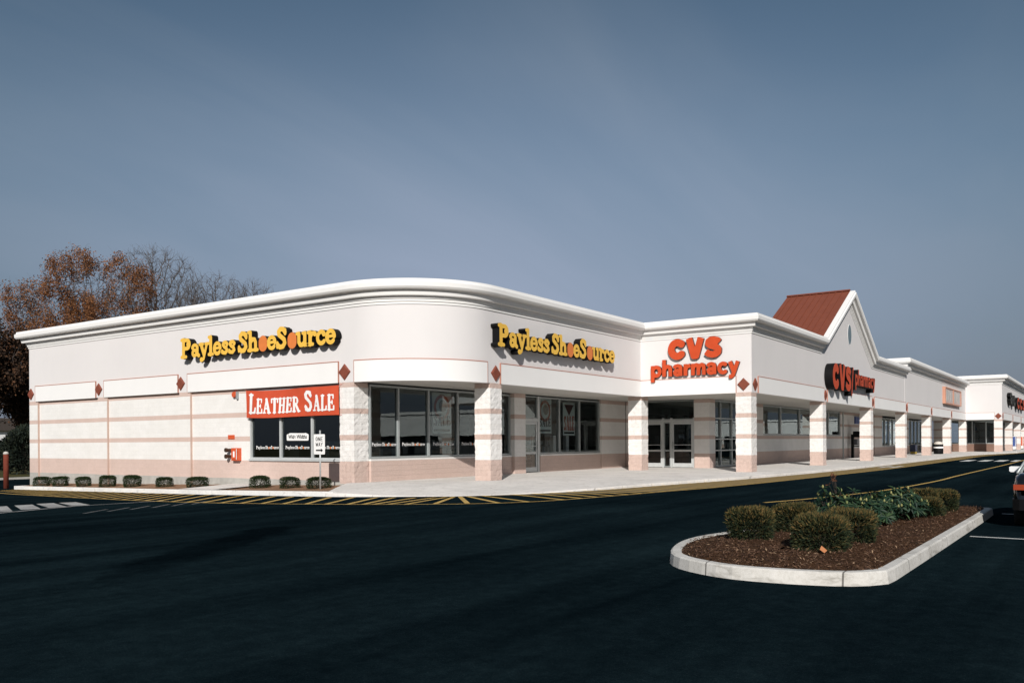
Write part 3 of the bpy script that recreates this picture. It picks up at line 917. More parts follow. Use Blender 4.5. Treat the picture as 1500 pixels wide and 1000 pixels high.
# condensed latin capitals for the banner, road sign and posters
LAT = {
 'L': ([([(.16, .04), (.16, .96)], .17), ([(.04, .96), (.30, .96)], .06), ([(.04, .03), (.50, .03)], .06), ([(.50, .04), (.52, .26)], .08), ([(.46, .06), (.52, .20)], .08)], .58),
 'E': ([([(.16, .04), (.16, .96)], .17), ([(.04, .97), (.50, .97)], .06), ([(.04, .03), (.52, .03)], .06), ([(.5, .95), (.5, .76)], .07), ([(.52, .04), (.53, .26)], .08), ([(.2, .5), (.42, .5)], .06), ([(.42, .40), (.42, .60)], .06)], .60),
 'A': ([([(.12, .04), (.33, .96)], .07), ([(.33, .96), (.54, .04)], .17), ([(.2, .32), (.48, .32)], .06), ([(.02, .03), (.22, .03)], .06), ([(.42, .03), (.68, .03)], .06)], .70),
 'T': ([([(.31, .04), (.31, .96)], .17), ([(.04, .97), (.58, .97)], .06), ([(.05, .95), (.05, .74)], .08), ([(.57, .95), (.57, .74)], .08), ([(.2, .03), (.42, .03)], .06)], .62),
 'H': ([([(.16, .04), (.16, .96)], .16), ([(.52, .04), (.52, .96)], .16), ([(.16, .5), (.52, .5)], .06)] + [([(x_, z_), (x_ + .24, z_)], .06) for x_ in (.04, .40) for z_ in (.03, .97)], .70),
 'R': ([([(.16, .04), (.16, .96)], .16), ([(.16, .96), (.34, .96)] + arc(.34, .74, .16, .22, 90, -90) + [(.18, .52)], .08), ([(.48, .80), (.48, .68)], .13), ([(.32, .5), (.54, .04)], .15), ([(.04, .03), (.28, .03)], .06), ([(.48, .03), (.66, .03)], .06), ([(.04, .97), (.2, .97)], .06)], .68),
 'S': ([([(.46, .78), (.38, .94), (.24, .95), (.14, .84), (.16, .68), (.30, .54), (.42, .40), (.45, .22), (.36, .06), (.20, .05), (.09, .22)], .13), ([(.47, .95), (.47, .72)], .05), ([(.08, .28), (.08, .05)], .05)], .58),
 ' ': (None, .3)}
GOT = {'O': ([(arc(.27, .5, .19, .42, 0, 360, 26), .12)], .58), 'N': ([([(.1, .06), (.1, .94), (.44, .06), (.44, .94)], .12)], .58), 'E': ([([(.44, .94), (.1, .94), (.1, .06), (.44, .06)], .12), ([(.1, .5), (.38, .5)], .12)], .52),
 'W': ([([(.06, .94), (.2, .06), (.34, .8), (.48, .06), (.62, .94)], .11)], .72), 'A': ([([(.08, .06), (.28, .94), (.48, .06)], .12), ([(.15, .32), (.41, .32)], .11)], .6), 'Y': ([([(.06, .94), (.27, .5), (.48, .94)], .12), ([(.27, .5), (.27, .06)], .12)], .56)}
def set_text(font, s_, size, sx=1.0, track=0.0, caps=1.0):
    out = []; x_ = 0
    for ch in s_:
        st, adv = font[ch]
        if st: out.append((ch, x_))
        x_ += (adv * sx + track) * size
    return out, x_

def letters_thing(name, label, cat, font, text, size, org, axis, depth, face, side, sx=1.0, track=0.0, special=None, res=.035, group=None, bold=0.0):
    """solid letters on a wall; axis 'x': reading direction -y on a wall facing -x; axis 'y': reading +x on a wall facing -y"""
    t = thing(name, org, label, cat, group)
    lay, total = set_text(font, text, size, sx, track)
    cache = {}
    for ch, ux in lay:
        if ch not in cache: cache[ch] = glyph_mesh(font[ch][0], res, sx, 1.0, bold, font is SAN)
        mb = MB()
        if axis == 'x': fn = lambda u, w, d: (org[0] + d, org[1] - ux - u * size, org[2] + w * size)
        else: fn = lambda u, w, d: (org[0] + ux + u * size, org[1] + d, org[2] + w * size)
        solid(mb, cache[ch], fn, depth)
        fm = face if not special or ch not in special else special[ch]
        o = mb.build('letter' if ch != 'O' or not special else 'disc', [fm, side], t, fix=False)
    return t, total

def text_mesh(body, size, offset=0.0, sx=1.0):
    cu = bpy.data.curves.new('tmp', 'FONT'); cu.body = body; cu.size = size; cu.offset = offset; cu.align_x = 'CENTER'; cu.align_y = 'CENTER'
    o = bpy.data.objects.new('tmp', cu); C.objects.link(o)
    bpy.context.view_layer.update()
    me = o.evaluated_get(bpy.context.evaluated_depsgraph_get()).to_mesh()
    v = [(p.co.x * sx, p.co.y) for p in me.vertices]; f = [tuple(p.vertices) for p in me.polygons]
    bpy.data.objects.remove(o); bpy.data.curves.remove(cu)
    return v, f

# ================================================================== shoe store
shop = thing('shoe_store', (0, 0, 0), 'white curved-corner shoe store building at the near left end of the strip', 'store building')
Rr = 3.65
ARC = [(Rr - Rr * math.cos(R(a)), Rr - Rr * math.sin(R(a))) for a in range(0, 91, 3)]
PATH = [(0, 28.0)] + ARC + [(17.2, 0)]
mb = MB(); wall_path(mb, [(9, 28.0)] + PATH, 3.848, 7.2, .3); mb.build('fascia_wall', M['upper'], shop, 'angle')
mb = MB(); sweep_plan(mb, [(9, 28.0)] + PATH, CROWN, TOP); 
cr_ = mb.build('cornice', M['crown'], shop, 'angle')
mb = MB(); mb.prism([(0.31, 27.7)] + [(x_ + (.31 if x_ < .3 else .0), y_ + .31) for x_, y_ in ARC] + [(17.4, .31), (22.4, .31), (22.4, 27.7)], 6.2, 6.4); mb.build('roof', M['roof_flat'], shop)
mb = MB(); so_poly = [(x_ + .02, y_ + .02) for x_, y_ in ARC] + [(17.2, .02), (22.2, .02), (22.2, 3.55), (.1, 3.55)]
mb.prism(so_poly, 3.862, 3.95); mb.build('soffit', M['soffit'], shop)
# left wing block wall round the window
WX = .09
mb = MB()
mb.box(WX, .32, 9.87, 27.98, -1.0, 3.86)
mb.box(WX, .32, 4.42, 9.868, -.8, .872)
mb.box(WX, .32, 4.42, 9.868, 3.772, 3.86)
mb.build('block_wall', M['blockwall'], shop)
for y0, y1 in ((27.14, 27.995), (20.50, 21.29), (13.84, 14.63)):
    mb = MB(); mb.box(-.004, WX + .01, y0, y1, -.95, 3.855)
    o = mb.build('pilaster', M['blockwall'], shop)
    mb = MB(); mb.box(-.006, WX + .012, y0 - .026, y0 - .004, -.9, 3.84); mb.build('control_joint', M['joint'], o)
mb = MB(); mb.box(.06, 22.4, 27.66, 27.93, -1.0, 3.84); mb.build('end_wall', M['blockwall'], shop)
window(shop, 4.43, 9.865, .875, 3.77, (6.1, 7.97), 'x', .10, .07, .16, mull=.10, frame='alu_pale')
mb = MB(); mb.box(.02, .30, 4.425, 9.866, .80, .874); mb.build('window_sill', M['alu_pale'], shop)
# columns
column(shop, 0.0, 3.65); column(shop, 3.83, 0.0); column(shop, 17.3, 0.02)
# storefront under the arcade
YW = 3.6
mb = MB(); mb.box(.80, 10.44, YW - .06, YW + .2, -.3, .888); mb.build('base_wall', M['block'], shop)
mb = MB(); mb.box(13.0, 19.3, YW - .06, YW + .2, -.02, .888); mb.build('base_wall', M['block'], shop)
window(shop, .80, 10.44, .90, 3.80, (2.48, 4.38, 6.37, 8.3), 'y', YW, .08, .17, mull=.10)
window(shop, 13.0, 19.3, .90, 3.80, (14.98, 17.08), 'y', YW, .08, .17, mull=.10)
mb = MB(); mb.box(10.46, 11.42, YW - .22, YW + .2, -.02, 3.86); mb.build('pier', M['block'], shop)
mb = MB(); mb.box(19.32, 22.28, YW - .1, YW + .2, -.02, 3.86); mb.build('block_wall', M['block'], shop)
mb = MB(); mb.box(11.43, 11.53, YW - .02, YW + .14, .01, 3.81); mb.box(12.84, 12.98, YW - .02, YW + .14, .01, 3.81)
mb.box(11.53, 12.84, YW - .018, YW + .14, 2.52, 2.68); mb.build('door_frame', M['alu_pale'], shop)
window(shop, 11.54, 12.83, 2.69, 3.80, (), 'y', YW, .05, .12)
door(shop, 11.55, 12.82, 2.51, 'y', YW + .02, False)
# panels, trim and tiles
panel(shop, [(0, 27.28), (0, 21.45)]); panel(shop, [(0, 20.69), (0, 14.69)]); panel(shop, [(0, 13.96), (0, 4.45)])
pa = [(Rr - Rr * math.cos(R(a)), Rr - Rr * math.sin(R(a))) for a in range(1, 90, 4)]
panel(shop, pa); panel(shop, [(4.5, 0), (17.2, 0)], (True, False))
for y_ in (27.8, 21.2, 14.5, 4.12): diamond(shop, (0, y_, 4.25), 'x')
diamond(shop, (4.18, 0, 4.25), 'y')
# interior
mb = MB(); mb.box(.35, 22.2, 3.82, 27.6, -.1, .01); mb.build('interior_floor', M['inwall'], shop)
mb = MB(); mb.box(.35, 22.2, 3.80, 27.6, 3.97, 4.05); mb.build('interior_ceiling', M['ceil'], shop)
mb = MB(); mb.box(22.3, 22.4, 3.7, 27.6, 0, 6.1); mb.box(6.5, 22.1, 15.0, 15.1, 0.02, 3.9); mb.box(2.2, 2.3, 9.2, 14, 0.02, 3.9); mb.build('partition', M['inwall'], shop)

# ================================================================== pharmacy
ph = thing('pharmacy', (17.2, -5.9, 0), 'white pharmacy building with red metal gable roof beside the shoe store', 'pharmacy building')
YC = -1.7; PX = 17.2; PYF = -5.9; XE = 55.2
mb = MB(); wall_path(mb, [(PX, .3), (PX, PYF), (XE, PYF)], 3.848, 7.2, .3)
GX, GH, GZ = 36.2, 6.9, 11.38
mb.add([(GX - GH, PYF, 7.2), (GX + GH, PYF, 7.2), (GX, PYF, 11.0), (GX - GH, PYF + .3, 7.2), (GX + GH, PYF + .3, 7.2), (GX, PYF + .3, 11.0)], [(0, 1, 2), (5, 4, 3), (1, 4, 5, 2), (0, 2, 5, 3)])
mb.build('fascia_wall', M['upper'], ph)
mb = MB(); sweep_plan(mb, [(PX, .5), (PX, PYF), (PX + .8, PYF)], CROWN, TOP + .004)
sweep_elev(mb, [(PX + .8, TOP + .004), (GX - GH, TOP + .004), (GX, GZ), (GX + GH, TOP + .004), (XE + .25, TOP + .004)], CROWN, PYF)
mb.build('cornice', M['crown'], ph)
# standing-seam gable roof running back from the rake
mb = MB(); Y0, Y1 = PYF - .14, -1.9
sl_ = (GZ - TOP) / GH
for sgn in (-1, 1):
    e = GX + sgn * (GH + .3); ze = TOP - sl_ * .3
    mb.add([(GX, Y0, GZ + .03), (GX, Y1, GZ + .03), (e, Y1, ze + .03), (e, Y0, ze + .03), (GX, Y0, GZ - .12), (GX, Y1, GZ - .12), (e, Y1, ze - .12), (e, Y0, ze - .12)],
           [(0, 1, 2, 3), (7, 6, 5, 4), (0, 3, 7, 4), (1, 5, 6, 2), (2, 6, 7, 3)])
    k = Y0 + .45
    while k < Y1:
        mb.add([(GX, k, GZ + .02), (GX, k + .035, GZ + .02), (e, k + .035, ze + .02), (e, k, ze + .02), (GX, k, GZ + .085), (GX, k + .035, GZ + .085), (e, k + .035, ze + .085), (e, k, ze + .085)],
               [(4, 5, 6, 7), (0, 4, 7, 3), (1, 2, 6, 5), (2, 3, 7, 6)])
        k += .42
mb.add([(GX - .2, Y0 + .01, GZ + .0), (GX, Y0 + .01, GZ + .12), (GX + .2, Y0 + .01, GZ + .0), (GX - .2, Y1 + .04, GZ + .0), (GX, Y1 + .04, GZ + .12), (GX + .2, Y1 + .04, GZ + .0)], [(0, 1, 4, 3), (1, 2, 5, 4), (0, 2, 1), (3, 4, 5)])
mb.build('gable_roof', M['roof'], ph)
mb = MB(); mb.add([(GX - GH, Y1 - .15, 6.3), (GX + GH, Y1 - .15, 6.3), (GX + GH, Y1 - .15, TOP - .2), (GX, Y1 - .15, GZ - .2), (GX - GH, Y1 - .15, TOP - .2)], [(0, 1, 2, 3, 4)]); mb.build('gable_back', M['upper'], ph)
mb = MB(); ov = [(GX + .3 + .52 * math.cos(2 * PI * k / 28), 8.52 + .70 * math.sin(2 * PI * k / 28)) for k in range(28)]; iv = [(GX + .3 + (x_ - GX - .3) * .93, 8.52 + (z_ - 8.52) * .94) for x_, z_ in ov]
mb.add([(x_, PYF - .014, z_) for x_, z_ in ov] + [(x_, PYF - .014, z_) for x_, z_ in iv] + [(x_, PYF + .02, z_) for x_, z_ in ov] + [(x_, PYF - .006, z_) for x_, z_ in iv],
       [(k, (k + 1) % 28, 28 + (k + 1) % 28, 28 + k) for k in range(28)] + [(k, 56 + k, 56 + (k + 1) % 28, (k + 1) % 28) for k in range(28)] + [(28 + k, 28 + (k + 1) % 28, 84 + (k + 1) % 28, 84 + k) for k in range(28)])
o = mb.build('oval_window', M['white'], ph)
mb = MB(); mb.add([(x_, PYF - .012, z_) for x_, z_ in iv], [tuple(range(28))]); mb.build('pane', mat('oval_glass', (.13, .18, .20), .2, .4), o)
mb = MB(); mb.prism([(17.5, -5.6), (54.9, -5.6), (54.9, 27.7), (22.5, 27.7), (22.5, .3), (17.5, .3)], 6.2, 6.4); mb.build('roof', M['roof_flat'], ph)
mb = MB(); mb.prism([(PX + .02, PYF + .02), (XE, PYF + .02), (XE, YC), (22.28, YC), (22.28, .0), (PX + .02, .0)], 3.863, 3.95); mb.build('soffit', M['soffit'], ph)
for x_ in (17.1, 29.79, 42.6): column(ph, x_, PYF - .0)
# entrance wall facing the corner
VX = 22.3
mb = MB(); mb.box(VX, VX + .2, 2.62, 3.48, -.02, 3.86); mb.build('block_wall', M['block'], ph)
mb = MB(); mb.box(VX - .12, VX + .75, YC - .06, -.86, -.02, 3.86); mb.build('pier', M['block'], ph)
mb = MB()
for y0, y1 in ((2.5, 2.61), (1.06, 1.15), (.55, .64), (-.85, -.73)): mb.box(VX, VX + .14, y0, y1, .01, 2.84)
mb.box(VX - .004, VX + .14, -.85, 2.61, 2.60, 2.72); mb.build('door_frame', M['alu_pale'], ph)
window(ph, -.85, 2.61, 2.73, 3.84, (), 'x', VX, .06, .14)
door(ph, 1.16, 2.49, 2.59, 'x', VX + .02, True)
door(ph, -.72, .54, 2.59, 'x', VX + .02, False)
window(ph, .645, 1.055, .03, 2.59, (), 'x', VX + .01, .05, .12, rails=(.97,))
# storefront facing the lot
window(ph, 23.1, 29.75, .03, 3.84, (24.1, 25.9, 27.9), 'y', YC, .09, .16, rails=(.97, 1.62, 2.8), mull=.11, name='entrance_glazing')
mb = MB(); mb.box(29.77, 31.378, YC - .04, YC + .2, -.02, 3.86); mb.build('pier', M['block'], ph)
mb = MB(); mb.box(31.38, 50.998, YC - .04, YC + .2, -.02, 1.86); mb.build('base_wall', M['block'], ph)
mb = MB(); mb.box(51.0, 63.48, YC - .04, YC + .2, -.02, 3.86); mb.build('block_wall', M['block'], ph)
window(ph, 31.4, 50.98, 1.87, 3.84, (35.2, 39.6, 43.6, 47.4), 'y', YC, .1, .16, mull=.22)
mb = MB(); mb.box(51.6, 51.75, YC - .12, YC - .04, 0, 3.85); mb.build('downspout', M['alu'], ph)
panel(ph, [(PX, -.06), (PX, -5.12)], (False, True))
prev = 18.05
for cx_ in (30.35, 43.2): panel(ph, [(prev, PYF), (cx_ - .42, PYF)]); prev = cx_ + .42
panel(ph, [(prev, PYF), (55.55, PYF)])
diamond(ph, (PX, -5.5, 4.25), 'x')
for x_ in (17.62, 30.35, 43.2): diamond(ph, (x_, PYF, 4.25), 'y')
mb = MB(); mb.box(22.6, 54.8, YC + .25, 14, -.1, .01); mb.build('interior_floor', M['inwall'], ph)
mb = MB(); mb.box(22.6, 54.8, YC + .22, 14, 3.97, 4.05); mb.build('interior_ceiling', M['ceil'], ph)
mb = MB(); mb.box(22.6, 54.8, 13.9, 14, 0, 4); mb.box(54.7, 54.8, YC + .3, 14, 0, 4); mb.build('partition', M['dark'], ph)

# ================================================================== plain store beyond the pharmacy
st3 = thing('inline_store', (XE, PYF, 0), 'plain white store with a raised cornice between the pharmacy and the far store', 'store building')
T3 = 8.38; XF = 93.3
CR3 = [(o_ * 1.15, h * 1.15) for o_, h in CROWN]
mb = MB(); wall_path(mb, [(XE + .1, -2.6), (XE + .1, PYF - .005), (XF, PYF - .005)], 3.85, T3 - .5, .3); mb.build('fascia_wall', M['upper'], st3)
mb = MB(); sweep_plan(mb, [(XE + .1, -2.6), (XE + .1, PYF - .005), (92.0, PYF - .005)], CR3, T3); mb.build('cornice', M['crown'], st3)
mb = MB(); mb.box(XE + .4, 95, -5.5, 27, 6.2, 6.4); mb.build('roof', M['roof_flat'], st3)
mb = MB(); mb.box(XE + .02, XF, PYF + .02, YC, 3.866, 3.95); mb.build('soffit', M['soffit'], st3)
for x_ in (55.44, 67.95, 80.93, 93.5): column(st3, x_, PYF)
for cx_ in (56.0, 68.5, 81.5): diamond(st3, (cx_, PYF - .005, 4.25), 'y')
ed = [56.0, 68.5, 81.5]
panel(st3, [(ed[0] + .42, PYF - .005), (ed[1] - .42, PYF - .005)]); panel(st3, [(ed[1] + .42, PYF - .005), (ed[2] - .42, PYF - .005)]); panel(st3, [(ed[2] + .42, PYF - .005), (XF - .05, PYF - .005)], (True, False))
for x0, x1, z1 in ((63.5, 66.8, 3.86), (66.802, 76.998, .86), (77, 80.5, 3.86), (91, 96.2, 3.86)):
    mb = MB(); mb.box(x0, x1, YC - (.05 if z1 < 1 else .1), YC + .2, -.02, z1); mb.build('block_wall' if z1 > 1 else 'base_wall', M['block'], st3)
window(st3, 66.8, 77, .87, 3.7, (68.6, 70.5, 72.5, 74.6), 'y', YC, .1, .16, mull=.2)
window(st3, 80.52, 90.98, .03, 3.7, (82.5, 84.6, 86.8, 88.9), 'y', YC, .1, .16, mull=.16, rails=(.9,))
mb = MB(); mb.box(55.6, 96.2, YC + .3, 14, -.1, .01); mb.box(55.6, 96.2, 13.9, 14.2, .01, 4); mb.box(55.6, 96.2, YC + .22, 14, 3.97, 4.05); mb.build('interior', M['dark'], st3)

# ================================================================== far store
YF = -9.75
st4 = thing('far_store', (XF, YF, 0), 'tall white store projecting forward at the far right end of the strip', 'store building')
T4 = 9.1
mb = MB(); wall_path(mb, [(XF, 8), (XF, YF), (170, YF)], 3.85, T4 - .5, .3); mb.build('fascia_wall', M['upper'], st4)
mb = MB(); sweep_plan(mb, [(XF, 8), (XF, YF), (170, YF)], [(o_ * 1.25, h * 1.25) for o_, h in CROWN], T4); mb.build('cornice', M['crown'], st4)
mb = MB(); mb.box(XF + .4, 170, YF + .4, 27, 7.2, 7.4); mb.build('roof', M['roof_flat'], st4)
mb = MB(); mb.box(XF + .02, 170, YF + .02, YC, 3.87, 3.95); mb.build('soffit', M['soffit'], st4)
panel(st4, [(XF, -5.9), (XF, YF + .8)], (False, True))
diamond(st4, (XF, YF + .4, 4.25), 'x', .36)
for k in range(6): column(st4, XF + 12.8 * k, YF, s=.85)
for k in range(6):
    diamond(st4, (XF + .5 + 12.8 * k, YF, 4.25), 'y')
    panel(st4, [(XF + .95 + 12.8 * k, YF), (XF + 12.85 + 12.8 * k, YF)])
mb = MB(); mb.box(97.6, 98.0, -3.2, YC + .0, -.02, 3.86); mb.build('block_wall', M['block'], st4)
mb = MB(); mb.box(98.0, 170, -5.1, -4.9, -.02, 3.86); mb.build('shopfront_wall', M['dark'], st4)
window(st4, -9.0, -3.22, .95, 3.84, (-7.6, -6.1, -4.6), 'x', 97.7, .1, .16, mull=.14)
mb = MB(); mb.box(97.66, 97.9, -9.0, -3.22, -.02, .94); mb.build('base_wall', mat('brown_base', (.20, .12, .09), .8), st4)
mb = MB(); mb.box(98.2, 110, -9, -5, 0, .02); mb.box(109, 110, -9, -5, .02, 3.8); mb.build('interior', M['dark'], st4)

# ================================================================== signs on the walls
tot = sum(SER[c][1] for c in 'Payless ShOeSOurce')
sz = .80
TRK = -.05
sx_ = (9.72 / sz - 18 * TRK) / tot
letters_thing('shop_sign', 'yellow letters with two orange discs on the left wall, above the red leather sale banner', 'shop sign', SER, 'Payless ShOeSOurce', sz, (-.34, 14.0, 5.36), 'x', .31, M['yellow'], M['black'], sx_, TRK, {'O': M['orange']}, .03, 'yellow shoe store wall signs', .028)
letters_thing('shop_sign', 'yellow letters with two orange discs on the wall right of the curved corner', 'shop sign', SER, 'Payless ShOeSOurce', sz, (3.88, -.38, 5.34), 'y', .35, M['yellow'], M['black'], sx_, TRK, {'O': M['orange']}, .03, 'yellow shoe store wall signs', .028)
t1, _ = letters_thing('pharmacy_sign', 'two rows of red pharmacy letters on the wall facing left beside the inner corner', 'shop sign', SAN, 'CVS', 1.03, (17.03, -1.62, 5.63), 'x', .15, M['cvsred'], mat('red_return', (.10, .02, .01), .5), 1.09, bold=.022)
def add_letters(t, font, text, size, org, axis, depth, face, side, sx=1.0, res=.03, bold=.0):
    lay, _ = set_text(font, text, size, sx)
    for ch, ux in lay:
        mb = MB()
        fn = (lambda u, w, d: (org[0] + d, org[1] - ux - u * size, org[2] + w * size)) if axis == 'x' else (lambda u, w, d: (org[0] + ux + u * size, org[1] + d, org[2] + w * size))
        solid(mb, glyph_mesh(font[ch][0], res, sx, 1.0, bold, True), fn, depth); mb.build('letter', [face, side], t, fix=False)
add_letters(t1, SAN, 'pharmacy', .86, (17.03, -.64, 4.80), 'x', .15, M['cvsred'], bpy.data.materials['red_return'], 1.11, .03, .018)
t2, _ = letters_thing('pharmacy_sign', 'one row of orange-red pharmacy letters with black sides under the gable', 'shop sign', SAN, 'CVS/', 1.62, (30.1, -6.42, 4.60), 'y', .5, M['cvsred'], M['black'], 1.12, bold=.0)
add_letters(t2, SAN, 'pharmacy', 1.06, (35.75, -6.42, 5.12), 'y', .5, M['cvsred'], M['black'], 1.13)
# framed sign on the plain store
sg = thing('box_sign', (81.5, -6.15, 6.1), 'pale rectangular box sign with orange rim on the plain store wall', 'shop sign')
mb = MB(); x0, x1, z0, z1 = 75.6, 87.4, 5.25, 7.0
mb.box(x0, x0 + .3, -6.2, -5.91, z0, z1); mb.box(x1 - .3, x1, -6.2, -5.91, z0, z1); mb.box(x0 + .3, x1 - .3, -6.198, -5.91, z0, z0 + .13); mb.box(x0 + .3, x1 - .3, -6.198, -5.91, z1 - .13, z1); mb.box(81.3, 81.7, -6.196, -6.1, z0 + .13, z1 - .13)
mb.build('frame', mat('orange_rim', (.50, .25, .17), .5), sg)
mb = MB(); mb.box(x0 + .3, x1 - .3, -6.13, -5.92, z0 + .13, z1 - .13); mb.build('face', mat('pink_sign_face', (.52, .42, .39), .5, var=.2, scale=1.5), sg)
mb = MB()
for x_ in (76.8, 82.6):
    for k in range(3): mb.box(x_ + k * 1.3, x_ + k * 1.3 + .75, -6.145, -6.12, 5.6 + .12 * (k % 2), 6.65)
mb.build('lettering', mat('grey_lettering', (.42, .44, .42), .5), sg)
sg = thing('far_sign', (104, YF - .3, 6.6), 'dark and orange letters on the wall of the far right store', 'shop sign')
mb = MB(); solid(mb, glyph_mesh(SAN['a'][0], .05), lambda u, w, d: (99.0 + u * 5.5, YF - .4 + d, 5.9 + w * 2.0), .38)
solid(mb, glyph_mesh(SAN['c'][0], .05), lambda u, w, d: (103.0 + u * 5.5, YF - .4 + d, 5.75 + w * 2.0), .38); mb.build('dark_letters', [mat('dark_sign', (.05, .045, .035), .5), M['black']], sg, fix=False)
add_letters(sg, SAN, 'CCS', 1.6, (108.5, YF - .4, 5.5), 'y', .38, M['cvsred'], M['black'], 3.2, .05)

# leather sale banner
bn = thing('sale_banner', (-.10, 7.1, 3.2), 'red cloth banner reading LEATHER SALE tied over the left window', 'banner')
def bpt(u, w, o_=0.0):   # u 0..1 from left (far) to right, w 0..1 up
    y = 9.86 - 5.50 * u
    z = 2.62 + 1.14 * w - .055 * math.sin(PI * u) * (1 if w > .5 else .75) - .02 * math.sin(2 * PI * u + .6)
    x_ = -.075 - .03 * math.sin(7.5 * u + 2 * w) - .022 * math.sin(17 * u - 3 * w) - .02 * math.sin(PI * u) + o_
    return (x_, y, z)
mb = MB(); nu, nw = 60, 12
for dd in (0, .008):
    v = [bpt(i / nu, j / nw, dd) for j in range(nw + 1) for i in range(nu + 1)]
    mb.add(v, [(j * (nu + 1) + i, j * (nu + 1) + i + 1, (j + 1) * (nu + 1) + i + 1, (j + 1) * (nu + 1) + i) for j in range(nw) for i in range(nu)])
mb.build('cloth', M['banner'], bn, True)
mb = MB(); ux = 0
lay = []
for ch, s_ in [('L', 1), ('E', .76), ('A', .76), ('T', .76), ('H', .76), ('E', .76), ('R', .76), (' ', .8), ('S', 1), ('A', .76), ('L', .76), ('E', .76)]:
    if LAT[ch][0]: lay.append((ch, ux, s_))
    ux += (LAT[ch][1] + .03) * s_
for ch, u0, s_ in lay:
    solid(mb, glyph_mesh(LAT[ch][0], .022, 1, 1, .018), lambda u, w, d: bpt(.035 + (u0 + u * s_) / ux * .93, .17 + w * s_ * .70 + .0, -.012), 0)
mb.build('lettering', M['white'], bn, fix=False)
mb = MB()
for u, w, y2, z2 in ((0, 1, 10.05, 3.83), (1, 1, 4.28, 3.80), (0, 0, 10.02, 2.62), (1, 0, 4.3, 2.60)):
    p = bpt(u, w); mb.tube(p, (.02 if y2 < 5 else .08, y2, z2), .008, n=5)
mb.build('rope', M['banner'], bn)

# shoe-store lettering on the glass, one decal per pane
def decal_verts():
    mbx = MB(); lay, total = set_text(SER, 'Payless ShOeSOurce', 1.0, 1.15)
    return lay, total
DL, DT = decal_verts()
DC = {ch: glyph_mesh(SER[ch][0], .07, 1.15) for ch in set('PaylesShOurc')}
def decal(axis, at, u0, width, z, label):
    s_ = width / DT
    t = MB()
    for ch, ux in DL:
        fn = (lambda u, w, d: (at, u0 - (ux + u) * s_, z + w * s_)) if axis == 'x' else (lambda u, w, d: (u0 + (ux + u) * s_, at, z + w * s_))
        solid(t, DC[ch], fn, 0, 1 if ch == 'O' else 0)
    loc = (at, u0, z) if axis == 'x' else (u0, at, z)
    o = t.build('window_lettering', [M['white'], M['orange']], None, loc=loc, fix=False)
    return tag(o, label, 'window lettering', 'shoe store lettering on the window glass')
decal('x', .165, 9.55, 1.42, 1.30, 'white shop lettering on the leftmost pane under the sale banner')
decal('x', .165, 7.72, 1.42, 1.30, 'white shop lettering under the Wide Widths plate')
decal('x', .165, 5.85, 1.30, 1.30, 'white shop lettering behind the one way road sign')
for x_, nm in ((.98, 'first corner-window pane, next to the banner-side column'), (2.75, 'second corner-window pane'), (4.72, 'corner-window pane with the tall sale poster'), (6.7, 'last corner-window pane, beside the round of the arcade column')):
    decal('y', 3.668, x_, 1.42, 1.40, 'white shop lettering on the ' + nm)

# Wide Widths plate
wp = thing('window_plate', (.15, 6.9, 1.8), 'white plate reading Wide Widths in the left window', 'window sign')
mb = MB(); pts = []
for cx_, cy_, a0 in ((.59, .05, 0), (.46, .09, 60), (-.46, .09, 90), (-.59, .05, 120), (-.59, -.10, 180), (.59, -.10, 270)):
    for k in range(4): pts.append((cx_ + .06 * math.cos(R(a0 + k * 22)), cy_ + .06 * math.sin(R(a0 + k * 22))))
mb.add([(.160, 6.99 - u, 1.79 + w) for u, w in pts], [tuple(range(len(pts)))]); mb.build('plate', M['white'], wp)
v, f = text_mesh('Wide Widths', .215, .006, .92)
mb = MB(); mb.add([(.156, 6.99 - u, 1.78 + w) for u, w in v], f); mb.build('lettering', M['black'], wp, fix=False)

